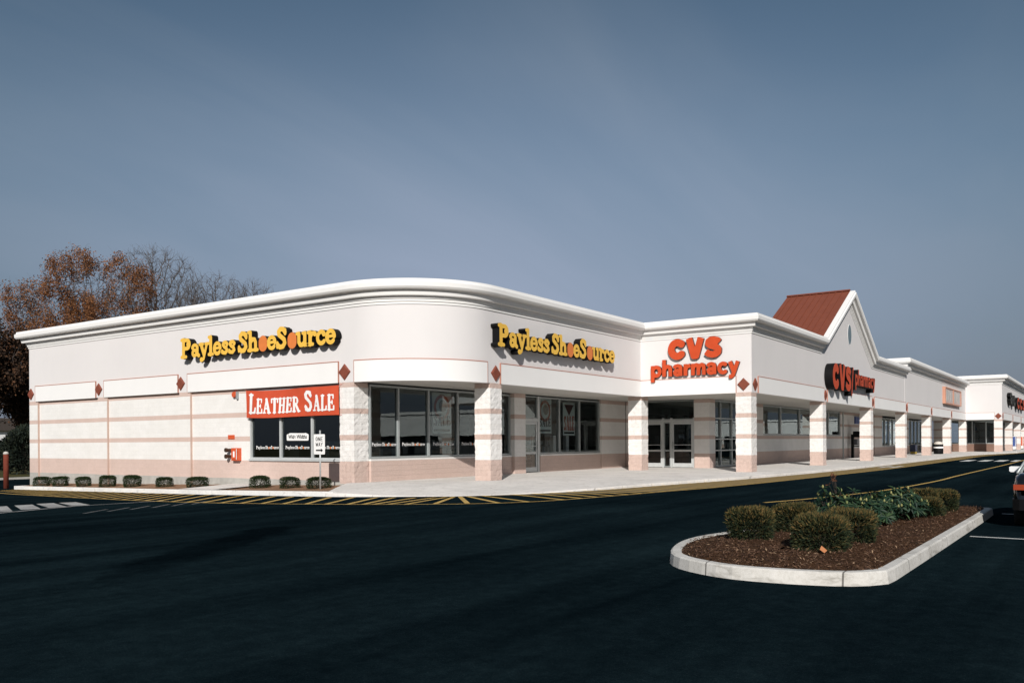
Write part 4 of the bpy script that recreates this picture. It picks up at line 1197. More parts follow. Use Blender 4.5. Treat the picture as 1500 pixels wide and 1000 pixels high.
# posters inside the windows
def poster(x0, x1, z0, z1, label, red_text):
    t = thing('sale_poster', ((x0 + x1) / 2, 3.74, z0), label, 'poster', 'tall sale posters in the shoe store windows')
    yy = 3.72
    mb = MB(); mb.box(x0, x1, yy, yy + .012, z0, z1); mb.build('sheet', mat('poster_paper_' + str(len(bpy.data.materials)), (.78, .80, .77), .7), t)
    w = x1 - x0; cx_ = (x0 + x1) / 2
    tc_ = M['redpaint'] if red_text else M['black']
    mb = MB()
    lay, tt = set_text(LAT, 'SALE', 1.0, .8, .02)
    zt = z0 + (z1 - z0) * .2 if not red_text else z0 + (z1 - z0) * .16
    hh_ = .42 if not red_text else .75
    for ch, ux in lay:
        solid(mb, glyph_mesh(LAT[ch][0], .05, .8), lambda u, q, d: (x0 + .06 * w + (ux + u) / tt * .9 * w, yy - .008, zt + q * hh_), 0)
    mb.build('lettering', tc_, t, fix=False)
    mb = MB(); mb.box(x0 + .08 * w, x1 - .08 * w, yy - .009, yy - .004, z0 + .10, z0 + .19); mb.build('stripe', M['black'], t)
    if not red_text:
        zc = z1 - .62
        mb = MB(); solid(mb, glyph_mesh([(arc(0, 0, .44, .48, 0, 360, 30), .14)], .05), lambda u, q, d: (cx_ + u * w / 1.2, yy - .008, zc + q), 0); mb.build('ring', mat('poster_ring_' + str(len(bpy.data.materials)), (.52, .16, .09), .6, var=.3, scale=8), t, fix=False)
        mb = MB(); solid(mb, glyph_mesh([([(0, .02), (.02, .0)], .5)], .05), lambda u, q, d: (cx_ + .05 + u * w / 1.2, yy - .009, zc + .05 + q), 0); mb.build('disc', mat('poster_disc_' + str(len(bpy.data.materials)), (.38, .32, .26), .6, var=.4, scale=7), t, fix=False)
    else:
        mb = MB(); mb.add([(x0 + .1 * w, yy - .008, z1 - .1), (x1 - .1 * w, yy - .008, z1 - .1), (cx_, yy - .008, z1 - .7)], [(0, 1, 2)]); mb.build('wedge', mat('poster_wedge', (.12, .03, .025), .6), t)
poster(4.74, 6.02, 1.90, 3.66, 'tall white SALE poster with a red ring in the corner window', False)
poster(12.75 + .35, 14.35, 1.95, 3.72, 'tall white SALE poster with a red ring in the window beside the shoe store door', False)
poster(15.5, 16.75, 1.85, 3.60, 'tall SALE poster with red letters and dark wedge under the right sign', True)

# wall fittings on the left wing
fh = thing('fire_connection', (WX, 10.75, 1.05), 'orange-red fire hose connection on the wall left of the window', 'fire connection')
mb = MB(); mb.box(-.10, WX, 10.42, 10.86, .80, 1.34); mb.box(-.14, -.10, 10.48, 10.80, .86, 1.28); mb.build('cabinet', M['redpaint'], fh)
mb = MB(); mb.box(-.15, -.142, 10.58, 10.68, .95, 1.2); mb.box(-.15, -.142, 10.44, 10.47, .85, 1.3); mb.build('label_plate', M['white'], fh)
mb = MB()
for z_ in (1.25, .98): mb.tube((WX, 11.1, z_), (-.12, 11.12, z_), .07, .07, 10); mb.tube((-.12, 11.12, z_), (-.20, 11.13, z_), .095, .095, 10)
mb.build('inlet', mat('brass_dark', (.10, .06, .04), .4, .5, .6), fh)
mb = MB(); mb.box(WX - .03, WX, 10.86, 11.28, 1.72, 1.90); tag(mb.build('red_placard', M['redpaint'], None, loc=(WX, 11.07, 1.8)), 'small red rectangular placard above the fire hose connection', 'placard')
fb = thing('alarm_bell', (WX, 10.75, 3.6), 'small red alarm bell under the eave left of the banner', 'alarm')
mb = MB(); mb.tube((WX, 10.78, 3.62), (-.03, 10.78, 3.62), .14, .12, 14); mb.build('gong', M['redpaint'], fb)
mb = MB(); mb.box(.0, WX, 10.56, 10.66, 3.42, 3.74); mb.build('strobe', M['alu'], fb)

# one way sign
ow = thing('one_way_sign', (-1.62, 3.82, gl(3.8) + .1), 'white ONE WAY road sign with black arrow on a steel post by the kerb', 'road sign')
mb = MB(); mb.tube((-1.60, 3.80, -.45), (-1.60, 3.80, 1.99), .03, n=8); mb.build('post', M['steel'], ow, True)
mb = MB(); pts = []
for cx_, cz_, a0 in ((.25, .33, 0), (-.25, .33, 90), (-.25, -.33, 180), (.25, -.33, 270)):
    for k in range(4): pts.append((3.80 + cx_ + .04 * math.cos(R(a0 + 30 * k)), 1.48 + cz_ + .04 * math.sin(R(a0 + 30 * k))))
nP = len(pts); mb.add([(-1.642, y_, z_) for y_, z_ in pts] + [(-1.634, y_, z_) for y_, z_ in pts], [tuple(range(nP)), tuple(range(2 * nP - 1, nP - 1, -1))] + [(i, (i + 1) % nP, nP + (i + 1) % nP, nP + i) for i in range(nP)])
pl = mb.build('plate', M['white'], ow)
mb = MB()
for word, z_ in (('ONE', 1.60), ('WAY', 1.40)):
    lay, tt = set_text(GOT, word, 1.0)
    for ch, ux in lay: solid(mb, glyph_mesh(GOT[ch][0], .05), lambda u, q, d: (-1.646, 3.80 + .19 - (ux + u) / tt * .38, z_ + q * .15), 0)
mb.box(-1.649, -1.644, 3.69, 3.97, 1.235, 1.285); mb.add([(-1.648, 3.71, 1.33), (-1.648, 3.71, 1.19), (-1.648, 3.60, 1.26)], [(0, 1, 2)])
mb.build('lettering', M['black'], pl, fix=False)

# bollard at far left
bo = thing('bollard', (-.95, 28.6, gl(28.6)), 'tall red-brown steel bollard with pale cap beyond the left planter', 'bollard')
b0 = gl(28.6)
mb = MB(); mb.lathe((-.95, 28.6, b0), [(.13, -.1), (.13, 1.84), (.12, 1.86)], 18); mb.build('post', M['postred'], bo, True)
mb = MB(); mb.lathe((-.95, 28.6, b0), [(.135, 1.83), (.135, 1.90), (.09, 1.96), (.02, 1.985)], 18); mb.build('cap', M['kerb'], bo, True)

# payphone, its sign, bin, news rack, vending machines
pp = thing('pay_phone', (53.5, -2.15, 0), 'black pay phone on a tall post in the pharmacy arcade', 'pay phone')
mb = MB(); mb.box(53.36, 53.64, -2.2, -2.0, 0, 2.0); mb.build('post', M['black'], pp)
mb = MB(); mb.box(53.2, 54.6, -2.75, -2.2, 1.75, 2.25); mb.build('hood', M['black'], pp)
mb = MB(); mb.box(53.2, 54.5, -2.7, -2.2, .95, 1.02); mb.build('shelf', M['black'], pp)
mb = MB(); mb.box(53.5, 54.2, -2.45, -2.2, 1.1, 1.6); mb.build('phone', mat('phone_grey', (.08, .08, .09), .4), pp)
ps = thing('phone_sign', (57, YC - .1, 3.2), 'blue square sign on the arcade wall above the pay phone', 'wall sign')
mb = MB(); mb.box(55.7, 58.3, YC - .16, YC - .04, 2.95, 3.55); mb.build('board', M['blue'], ps)
mb = MB(); mb.box(56.5, 57.5, YC - .17, YC - .155, 3.2, 3.3); mb.box(56.5, 56.75, YC - .171, YC - .156, 3.12, 3.2); mb.box(57.25, 57.5, YC - .171, YC - .156, 3.12, 3.2); mb.build('symbol', mat('sign_pale_blue', (.10, .17, .42), .5), ps)
tb = thing('litter_bin', (76.3, -5.4, 0), 'black litter bin with a pale band and domed lid between the arcade columns', 'litter bin')
mb = MB(); mb.lathe((76.3, -5.4, 0), [(.42, 0), (.46, .1), (.46, 1.0)], 18); mb.build('body', M['black'], tb, True)
mb = MB(); mb.lathe((76.3, -5.4, 0), [(.48, .60), (.48, .76)], 18); mb.build('band', M['white'], tb)
mb = MB(); mb.lathe((76.3, -5.4, 0), [(.47, 1.0), (.44, 1.14), (.3, 1.26), (.1, 1.32)], 18); mb.build('lid', mat('bin_lid', (.6, .56, .5), .5), tb, True)
nr = thing('news_rack', (72.3, -3.6, 0), 'small dark and yellow newspaper rack behind the arcade column', 'newspaper rack')
mb = MB(); mb.box(72.0, 73.0, -3.9, -3.4, .31, 1.0); mb.build('box', mat('rack_dark_blue', (.03, .04, .08), .5), nr)
mb = MB(); mb.box(72.05, 72.95, -3.88, -3.42, .05, .30); mb.build('stand', mat('rack_yellow', (.40, .28, .05), .6), nr)
def vend(x_, body, label):
    t = thing('vending_machine', (x_, -9.0, 0), label, 'vending machine', 'vending machines by the far columns')
    mb = MB(); mb.box(x_, x_ + 1.0, -9.4, -8.5, .08, 1.9); mb.build('cabinet', M['white'], t)
    mb = MB(); mb.box(x_ - .02, x_, -9.35, -8.55, .5, 1.85); mb.box(x_ + .06, x_ + .94, -9.43, -9.4, .5, 1.85); mb.build('front', body, t)
    mb = MB(); mb.box(x_ + .02, x_ + .98, -9.42, -8.52, 0, .08); mb.build('foot', M['black'], t)
vend(115.6, M['blue'], 'blue and white vending machine under the far store arcade')
vend(128.0, M['redpaint'], 'red and white vending machine at the right edge under the far store arcade')

# display racks and cartons seen through the glass
def rack(x_, y_, rz, label, cartons):
    t = thing('display_rack', (x_, y_, 0), label, 'display rack', 'display racks inside the shoe store')
    o = math.cos(rz), math.sin(rz)
    W2 = 1.1
    mb = MB()
    def bx(u0, u1, d0, d1, z0, z1, q):
        if rz: q.box(x_ + d0, x_ + d1, y_ + u0, y_ + u1, z0, z1)
        else: q.box(x_ + u0, x_ + u1, y_ + d0, y_ + d1, z0, z1)
    bx(-W2, -W2 + .05, 0, .6, 0, 1.7, mb); bx(W2 - .05, W2, 0, .6, 0, 1.7, mb)
    for z_ in (.15, .55, .95, 1.35): bx(-W2 + .05, W2 - .05, .01, .59, z_, z_ + .03, mb)
    mb.build('frame', M['inwall'], t)
    mb = MB(); rg = random.Random(int(x_ * 31 + y_))
    for z_ in (.18, .58, .98, 1.38):
        u = -W2 + .1
        while u < W2 - .35:
            w = rg.uniform(.22, .34); bx(u, u + w - .02, .08, .52, z_, z_ + rg.uniform(.12, .3), mb); u += w
    mb.build('shoe_boxes', cartons, t)
cb = island_mat('shoe_carton', [(0, (.45, .43, .38)), (.4, (.32, .20, .10)), (.7, (.10, .16, .22)), (1, (.5, .5, .48))])
rack(3.4, 5.4, 0, 'low shoe rack close behind the corner window panes', cb)
rack(8.0, 5.6, 0, 'low shoe rack behind the curved corner column', cb)
rack(15.2, 5.2, 0, 'low shoe rack behind the red letter sale poster', cb)
rack(18.0, 6.4, 0, 'low shoe rack behind the last shoe store pane', cb)
rack(1.9, 6.4, 1, 'low shoe rack behind the left window under the banner', cb)
def pstand(x_, label):
    t = thing('display_stand', (x_, 4.2, 0), label, 'display stand', 'white display stands inside the shoe store window')
    mb = MB(); mb.box(x_ - .14, x_ + .14, 4.1, 4.3, .05, 1.85); mb.build('upright', M['white'], t)
    mb = MB(); mb.box(x_ - .5, x_ + .5, 3.95, 4.4, 0.86, 1.0); mb.build('shelf', M['white'], t)
pstand(13.55, 'white display stand below the ring poster beside the door')
pstand(15.25, 'white display stand left of the red letter poster')
pstand(16.6, 'white display stand right of the red letter poster')

# ================================================================== planting
def leaf_quad(V, Fc, p, d, n_, L, w):
    """one leaf: a pointed blade along d, n_ its normal-ish"""
    s_ = d.cross(n_); 
    if s_.length < 1e-5: s_ = d.orthogonal()
    s_.normalize(); b = len(V)
    m_ = p + d * (L * .5) + n_ * (.06 * L)
    V += [tuple(p), tuple(m_ + s_ * (w / 2)), tuple(p + d * L), tuple(m_ - s_ * (w / 2))]
    Fc.append((b, b + 1, b + 2, b + 3))

def rv(rg):
    while True:
        v = Vector((rg.uniform(-1, 1), rg.uniform(-1, 1), rg.uniform(-1, 1)))
        if .05 < v.length < 1: return v.normalized()

def shrub_mesh(seed, w, d, h, n_, L, lw, boxy=3.0, flare=1.0, tips=0):
    """leafy shell with depth, lumpy outline; returns (leaves, tips, stems)"""
    rg = random.Random(seed)
    lumps = [(rv(rg), rg.uniform(.10, .22)) for _ in range(14)]
    a = MB(); t = MB(); st = MB()
    V, Fc, V2, F2 = [], [], [], []
    for i in range(n_):
        v = rv(rg)
        if v.z < -.55: v.z = -v.z
        q = (abs(v.x) ** boxy + abs(v.y) ** boxy + abs(v.z) ** boxy) ** (1 / boxy)
        k = 1 / q
        for lv, la in lumps: k *= 1 + la * max(0, v.dot(lv) - .72) * 2.2
        r = rg.uniform(.0, 1) ** .35
        r = .45 + .57 * r
        p = v * k * r
        zz_ = (p.z + .62) / 1.62
        fl = 1 - (1 - flare) * (1 - max(0, min(1, zz_)))
        P = Vector((p.x * w / 2 * fl, p.y * d / 2 * fl, max(.02, zz_ * h)))
        dr = (v + rv(rg) * .8 + Vector((0, 0, .35))).normalized()
        if tips and v.z > .30 and r > .93 and rg.random() < tips: leaf_quad(V2, F2, P, dr, rv(rg), L * rg.uniform(.8, 1.3), lw)
        else: leaf_quad(V, Fc, P, dr, rv(rg), L * rg.uniform(.7, 1.25), lw * rg.uniform(.8, 1.2))
    a.add(V, Fc); t.add(V2, F2) if F2 else None
    for i in range(9):
        x_, y_ = rg.uniform(-.25, .25) * w, rg.uniform(-.25, .25) * d
        st.tube((x_ * .3, y_ * .3, -.04), (x_ * 1.4, y_ * 1.4, h * .72), .013, .004, 5)
    return a, t, st

def shrub(name, loc, label, group, seed, w, d, h, n_, L, lw, leafm, tipm=None, boxy=3.0, flare=1.0, tips=0):
    t = thing(name, loc, label, 'shrub', group)
    a, tp_, st = shrub_mesh(seed, w, d, h, n_, L, lw, boxy, flare, tips)
    for nm, q, mm in (('foliage', a, leafm), ('tips', tp_, tipm), ('stems', st, M['bark'])):
        if q.f:
            o = q.build(nm, mm, None, fix=False); o.parent = t
    return t

# ten clipped shrubs in the left planter
LB = [(24.26, .83, .40), (22.56, .81, .45), (20.46, .79, .48), (18.35, .83, .48), (16.36, .80, .46), (13.93, .81, .47), (11.61, .92, .43), (7.59, .80, .43), (5.84, .82, .44), (4.26, .90, .46)]
LBL = ['low rounded clipped shrub at the far left end of the planter strip', 'clipped shrub, second from the far left end of the planter strip',
       'clipped shrub left of the first control joint on the white wall', 'clipped shrub in front of the second pilaster on the white wall',
       'clipped shrub right of the second pilaster on the white wall', 'clipped shrub left of the third pilaster on the white wall',
       'wide clipped shrub just left of the concrete pad', 'clipped shrub just right of the concrete pad under the banner window',
       'clipped shrub under the Wide Widths pane', 'clipped shrub directly behind the one way sign post']
proto = [shrub('clipped_shrub', (0, 0, 0), LBL[0], 'clipped shrubs in the planter strip', 11 + k, 1, 1, 1, 4200, .085, .036, M['boxwood'], None, 3.6, .80) for k in range(2)]
for i, (y_, w_, h_) in enumerate(LB):
    loc = (-1.25, y_, gl(y_) + .17)
    if i < 2: o = proto[i]; o.location = loc; o['label'] = LBL[i]; o.rotation_euler = (0, 0, i * 2.1)
    else: o = dup(proto[i % 2], loc, i * 1.37, LBL[i])
    o.scale = (w_ * (.86 + .07 * math.sin(i * 2.3)), w_ * (.80 + .06 * math.cos(i * 1.7)), h_ * (.98 + .10 * math.sin(i * 1.9 + 1)))

# the planted island
isl = [(-12.54, -14.99), (-13.1, -15.22), (-13.5, -15.52), (-13.8, -15.95), (-13.97, -16.4), (-13.98, -16.9), (-13.90, -17.35), (-13.75, -17.72), (-13.45, -17.97), (-13.05, -18.04), (-11, -18.045), (-8, -18.045), (-5, -18.045), (-2.62, -18.03), (-2.5, -17.95), (-2.5, -17.45), (-2.7, -17.36), (-4.2, -16.86), (-6.0, -16.22), (-7.6, -15.68), (-9.4, -15.12), (-10.5, -14.84), (-11.2, -14.76), (-11.9, -14.82)]
def densify(poly, closed=True, step=.25):
    out = []; n_ = len(poly)
    for i in range(n_):
        p0, p1, p2, p3 = (Vector(poly[(i + k - 1) % n_]) for k in range(4))
        if (p2 - p1).length > 1.2 or i in (12, 13, 14, 15): 
            nn_ = max(1, int((p2 - p1).length / .5)); out += [p1.lerp(p2, k / nn_) for k in range(nn_)]
        else:
            nn_ = max(2, int((p2 - p1).length / step))
            for k in range(nn_):
                t = k / nn_
                out.append(.5 * ((2 * p1) + (p2 - p0) * t + (2 * p0 - 5 * p1 + 4 * p2 - p3) * t * t + (3 * p1 - p0 - 3 * p2 + p3) * t ** 3))
    return out
IP = densify(isl)
nI = len(IP)
def inset(P, d):
    out = []
    for i in range(len(P)):
        a = (P[i] - P[i - 1]).normalized(); b = (P[(i + 1) % len(P)] - P[i]).normalized()
        na = Vector((-a.y, a.x)); nb = Vector((-b.y, b.x)); q = na + nb
        out.append(P[i] + q / max(.5, 1 + na.dot(nb)) * d)
    return out
zb = -.12
prof = [(0.0, zb - .05), (0.012, zb + .06), (.022, zb + .135), (.045, zb + .152), (.145, zb + .155), (.165, zb + .14), (.17, zb)]
mb = MB(); v = []
for d_, z_ in prof:
    v += [(p.x, p.y, z_) for p in inset(IP, d_)]
mb.add(v, [(j * nI + i, j * nI + (i + 1) % nI, (j + 1) * nI + (i + 1) % nI, (j + 1) * nI + i) for j in range(len(prof) - 1) for i in range(nI)])
ik = struct('island_kerb', mb, None) if False else None
t = NT('island_kerb_concrete')
p = t.pos(); n1 = t.noise(1.2, 6, .7); n2 = t.noise(18, 5, .75)
mpn = t.add('ShaderNodeMapping'); mpn.inputs['Scale'].default_value = (1, 1, 3.5); t.l.new(p, mpn.inputs[0])
sm = t.noise(1.5, 5, .65, mpn.outputs[0], .6)
a = t.ramp(n1, [(.3, (.48, .465, .43)), (.6, (.60, .585, .55)), (.8, (.68, .665, .64))])
a = t.mix(1, a, t.ramp(n2, [(.25, (.80, .79, .77)), (.55, (1, 1, 1))]), 'MULTIPLY')
a = t.mix(1, a, t.ramp(sm, [(.33, (.62, .61, .59)), (.46, (1, 1, 1))]), 'MULTIPLY')
s3 = t.add('ShaderNodeSeparateXYZ'); t.l.new(p, s3.inputs[0])
for ax, vals in (('Y', (-16.02, -17.62)), ('X', (-12.2, -9.15, -6.1))):
    for q in vals:
        if ax == 'Y': cond = t.math('MULTIPLY', t.math('LESS_THAN', t.math('ABSOLUTE', t.math('ADD', s3.outputs['Y'], -q)), .010), t.math('LESS_THAN', s3.outputs['X'], -12.9))
        else: cond = t.math('MULTIPLY', t.math('LESS_THAN', t.math('ABSOLUTE', t.math('ADD', s3.outputs['X'], -q)), .012), t.math('LESS_THAN', s3.outputs['Y'], -17.5))
        a = t.mix(t.math('MULTIPLY', cond, .8), a, (.06, .055, .05))
t.col(a); t.set(.9, .2); t.bump(n2, .35, .01)
struct('island_kerb', mb, t.m, False)
# mulch mound
mb = MB(); rings = []
cc = [Vector((max(-12.6, min(-3.6, p.x)), -17.0 if p.x > -9 else -16.4)) for p in IP]
Pin = inset(IP, .16)
v = []; NR = 14; rgm = random.Random(5)
for k in range(NR + 1):
    t_ = k / NR
    for i, p in enumerate(Pin):
        c_ = Vector((max(-12.9, min(-3.2, p.x)), -16.45 - .06 * max(0, p.x + 12.9)))
        q = p.lerp(c_, t_)
        v.append((q.x, q.y, zb + .135 + .06 * math.sin(min(1, t_ * 1.6) * PI / 2) + (rgm.uniform(-.014, .02) if k else 0)))
mb.add(v, [(k * nI + i, k * nI + (i + 1) % nI, (k + 1) * nI + (i + 1) % nI, (k + 1) * nI + i) for k in range(NR) for i in range(nI)])
o = mb.build('mulch_bed', M['mulch'], None, True); o['kind'] = 'structure'
def in_poly(x_, y_, P):
    c_ = False; j = len(P) - 1
    for i in range(len(P)):
        if (P[i].y > y_) != (P[j].y > y_) and x_ < (P[j].x - P[i].x) * (y_ - P[i].y) / (P[j].y - P[i].y) + P[i].x: c_ = not c_
        j = i
    return c_
def mound_z(x_, y_):
    c_ = Vector((max(-12.9, min(-3.2, x_)), -16.45 - .06 * max(0, x_ + 12.9)))
    e = min((Vector((x_, y_)) - p).length for p in Pin[::2]); dd = (Vector((x_, y_)) - c_).length
    t_ = e / max(.01, e + dd); return zb + .138 + .06 * math.sin(min(1, t_ * 1.6) * PI / 2)
V, Fc = [], []
cnt = 0
while cnt < 9000:
    x_, y_ = -13.9 + 11.3 * random.random() ** 1.5, random.uniform(-18.0, -14.8)
    if not in_poly(x_, y_, Pin): continue
    cnt += 1
    p = Vector((x_, y_, mound_z(x_, y_) + random.uniform(0, .018)))
    d_ = Vector((random.uniform(-1, 1), random.uniform(-1, 1), random.uniform(-.15, .4))).normalized()
    leaf_quad(V, Fc, p, d_, Vector((random.uniform(-.5, .5), random.uniform(-.5, .5), 1)).normalized(), random.uniform(.025, .075), random.uniform(.008, .02))
mb = MB(); mb.add(V, Fc); tag(mb.build('mulch_chips', M['chip'], None, fix=False), 'loose dark bark chips scattered over the island bed', 'mulch', None, 'stuff')

YW_ = [(-11.25, -15.72, .66, .37, 'yew shrub nearest the left kerb of the island, at the back', 21), (-9.95, -15.95, .66, .37, 'yew shrub behind the two front yews, next to the tallest rhododendron', 22),
       (-12.08, -16.93, .72, .39, 'large dark yew shrub at the very front of the island', 23), (-10.85, -17.0, .72, .36, 'yew shrub close behind the front one on the island', 24),
       (-5.85, -17.26, .52, .28, 'small yellowish yew shrub at the right end of the rhododendrons', 25), (-4.5, -17.25, .68, .36, 'yellowish yew shrub at the far right end of the island', 26), (-5.0, -16.98, .6, .36, 'yew shrub behind the small yellowish one on the island', 27)]
for x_, y_, w_, h_, lb, sd in YW_:
    shrub('yew_shrub', (x_, y_, mound_z(x_, y_) - .02), lb, 'yew shrubs on the island', sd, w_ * .91, w_ * .86, h_ * 1.10, 8500, .064, .015, M['yew'], M['yewtip'], 4.0, .84, .6)

def rhodo(x_, y_, w_, h_, label, seed, nw_, sprig=False):
    t = thing('rhododendron', (x_, y_, mound_z(x_, y_)), label, 'shrub', 'rhododendrons on the island')
    rg = random.Random(seed); V, Fc, Vb, Fb, Vr, Fr = [], [], [], [], [], []
    stm = MB(); bud = MB()
    for i in range(nw_):
        v = rv(rg); v.z = abs(v.z)
        r = .5 + .5 * rg.random() ** .5
        P = Vector((v.x * w_ / 2 * r, v.y * w_ / 2 * r, .05 + (h_ - .08) * (.1 + .9 * v.z * r) * rg.uniform(.75, 1.05)))
        ax = (Vector((v.x, v.y, .9)) + rv(rg) * .35).normalized()
        stm.tube((P.x * .25, P.y * .25, 0), P, .006, .004, 4)
        nl = rg.randint(6, 9); a0 = rg.uniform(0, 6.28); o1 = ax.orthogonal().normalized(); o2 = ax.cross(o1)
        for k in range(nl):
            an = a0 + 2 * PI * k / nl
            out = o1 * math.cos(an) + o2 * math.sin(an)
            d_ = (out + ax * rg.uniform(-.45, .35)).normalized()
            leaf_quad(V, Fc, P, d_, ax, rg.uniform(.12, .18), rg.uniform(.034, .046))
        if v.z * r > .30 and rg.random() < .55:
            bud.lathe(tuple(P + ax * .01), [(.008, 0), (.019, .016), (.015, .038), (.002, .058)], 6)
    if sprig:
        for i in range(7):
            P = Vector((-.08 + rg.uniform(-.14, .14), rg.uniform(-.1, .1), h_ + rg.uniform(-.06, .13)))
            stm.tube((0, 0, h_ * .6), P, .005, .003, 4)
            for k in range(4): leaf_quad(Vr, Fr, P, (rv(rg) + Vector((0, 0, .8))).normalized(), rv(rg), rg.uniform(.05, .09), .02)
    for nm, q, mm in (('foliage', (V, Fc), [M['rhodo'], M['bud']]), ('reddish_sprig', (Vr, Fr), M['redleaf'])):
        if q[1]:
            b = MB(); b.add(*q)
            if nm == 'foliage': b.add(bud.v, bud.f, 1)
            o = b.build(nm, mm, None, fix=False); o.parent = t
    o = stm.build('stems', M['bark'], None); o.parent = t
rhodo(-9.1, -16.4, 1.0, .72, 'tallest green rhododendron with a reddish sprig on top, left of its row', 31, 95, True)
rhodo(-8.15, -16.7, 1.0, .60, 'broad green rhododendron second from the left of its row, low leaves to the mulch', 32, 88)
rhodo(-7.15, -16.85, 1.0, .62, 'green rhododendron with many pale buds, right of the middle of its row', 33, 90)
rhodo(-6.5, -17.0, .85, .56, 'green rhododendron touching the small yellowish yew', 34, 72)

# ------------------------------------------------------------------ trees
def grow(seed, base, fork_h, env, n_att, step=.55, kill=1.1, infl=6.0, iters=90, trunk_lean=(0, 0)):
    """space colonisation inside the envelope: list of nodes with parents"""
    rg = np.random.RandomState(seed)
    att = []
    while len(att) < n_att:
        c_ = env[rg.randint(len(env))]
        v = rg.normal(size=3); v /= np.linalg.norm(v); r = rg.rand() ** (1 / 2.2)
        p = np.array(c_[:3]) + v * r * np.array(c_[3:6])
        if p[2] > base[2] + fork_h * .8: att.append(p)
    att = np.array(att)
    nodes = [np.array(base, float)]; par = [-1]
    while nodes[-1][2] < base[2] + fork_h:
        nodes.append(nodes[-1] + np.array([trunk_lean[0] + rg.normal() * .03, trunk_lean[1] + rg.normal() * .03, 1.0]) * step); par.append(len(nodes) - 2)
    alive = np.ones(len(att), bool)
    near = np.full(len(att), 1e9); nid = np.zeros(len(att), int); done = 0
    for it in range(iters):
        new = np.array(nodes[done:])
        d = np.linalg.norm(att[:, None, :] - new[None], axis=2)
        j = d.argmin(1); dm = d[np.arange(len(att)), j]
        up = dm < near; near[up] = dm[up]; nid[up] = j[up] + done
        done = len(nodes)
        alive &= near > kill
        if not alive.any(): break
        use = alive & (near < (infl if it > 12 else 30))
        if not use.any(): break
        acc = {}
        for k in np.where(use)[0]:
            v = att[k] - nodes[nid[k]]; acc.setdefault(nid[k], []).append(v / np.linalg.norm(v))
        added = 0
        for i_, vs in acc.items():
            v = np.mean(vs, 0) + rg.normal(size=3) * .09 + np.array([0, 0, .12]); v /= np.linalg.norm(v) + 1e-9
            nodes.append(nodes[i_] + v * step); par.append(i_); added += 1
        if not added: break
    return np.array(nodes), par

def tree_mesh(nodes, par, r_tip, power=2.3, rmax=.5, sides=5):
    n_ = len(nodes); r = np.zeros(n_); kids = [0] * n_
    for i in range(n_ - 1, 0, -1):
        if kids[i] == 0: r[i] = r_tip ** power
        r[par[i]] += r[i]; kids[par[i]] += 1
    rad = np.minimum(r ** (1 / power), rmax)
    big = MB(); small = MB()
    for i in range(1, n_):
        a, b = nodes[par[i]], nodes[i]
        q = big if rad[i] > r_tip * 3.2 else small
        q.tube(a, b, min(rad[par[i]], rad[i] * 1.5), rad[i], sides if q is big else 3, cap=False)
    tips = [i for i in range(n_) if kids[i] == 0]
    return big, small, tips, rad

def tree(name, seed, base, fork_h, env, n_att, label, group, r_tip=.012, leaf=None, leaf_n=0, leaf_L=.2, leaf_fn=None, twigs=2, step=.55, kill=1.1, rmax=.45, spread=.7, infl=6.0):
    t = thing(name, base, label, 'tree', group)
    nodes, par = grow(seed, base, fork_h, env, n_att, step, kill, infl)
    big, small, tips, rad = tree_mesh(nodes, par, r_tip, rmax=rmax)
    rg = random.Random(seed)
    tn = [i for i in range(len(nodes)) if rad[i] < r_tip * 3.5]
    for i in tn:
        d0 = nodes[i] - nodes[par[i]]
        for k in range(twigs):
            d_ = (Vector(d0).normalized() + rv(rg) * .9 + Vector((0, 0, .25))).normalized()
            p = Vector(nodes[i]); q = p + d_ * rg.uniform(.35, .8)
            small.tube(p, q, r_tip * .8, r_tip * .35, 3, cap=False)
            q2 = q + (d_ + rv(rg) * .7).normalized() * rg.uniform(.25, .5)
            small.tube(q, q2, r_tip * .4, r_tip * .25, 3, cap=False)
    o = big.build('trunk', M['bark'], t, fix=False)
    small.build('twigs', M['twig'], t, fix=False)
    if leaf:
        V, Fc = [], []
        for i in range(leaf_n):
            k = rg.choice(tn); p = nodes[k]
            if leaf_fn and not leaf_fn(p, rg): continue
            P = Vector(p) + rv(rg) * (spread * rg.random() ** .6)
            leaf_quad(V, Fc, P, (rv(rg) + Vector((0, 0, -.4))).normalized(), rv(rg), leaf_L * rg.uniform(.6, 1.3), leaf_L * .6)
        b = MB(); b.add(V, Fc); b.build('crown', leaf, t, fix=False)
    return t

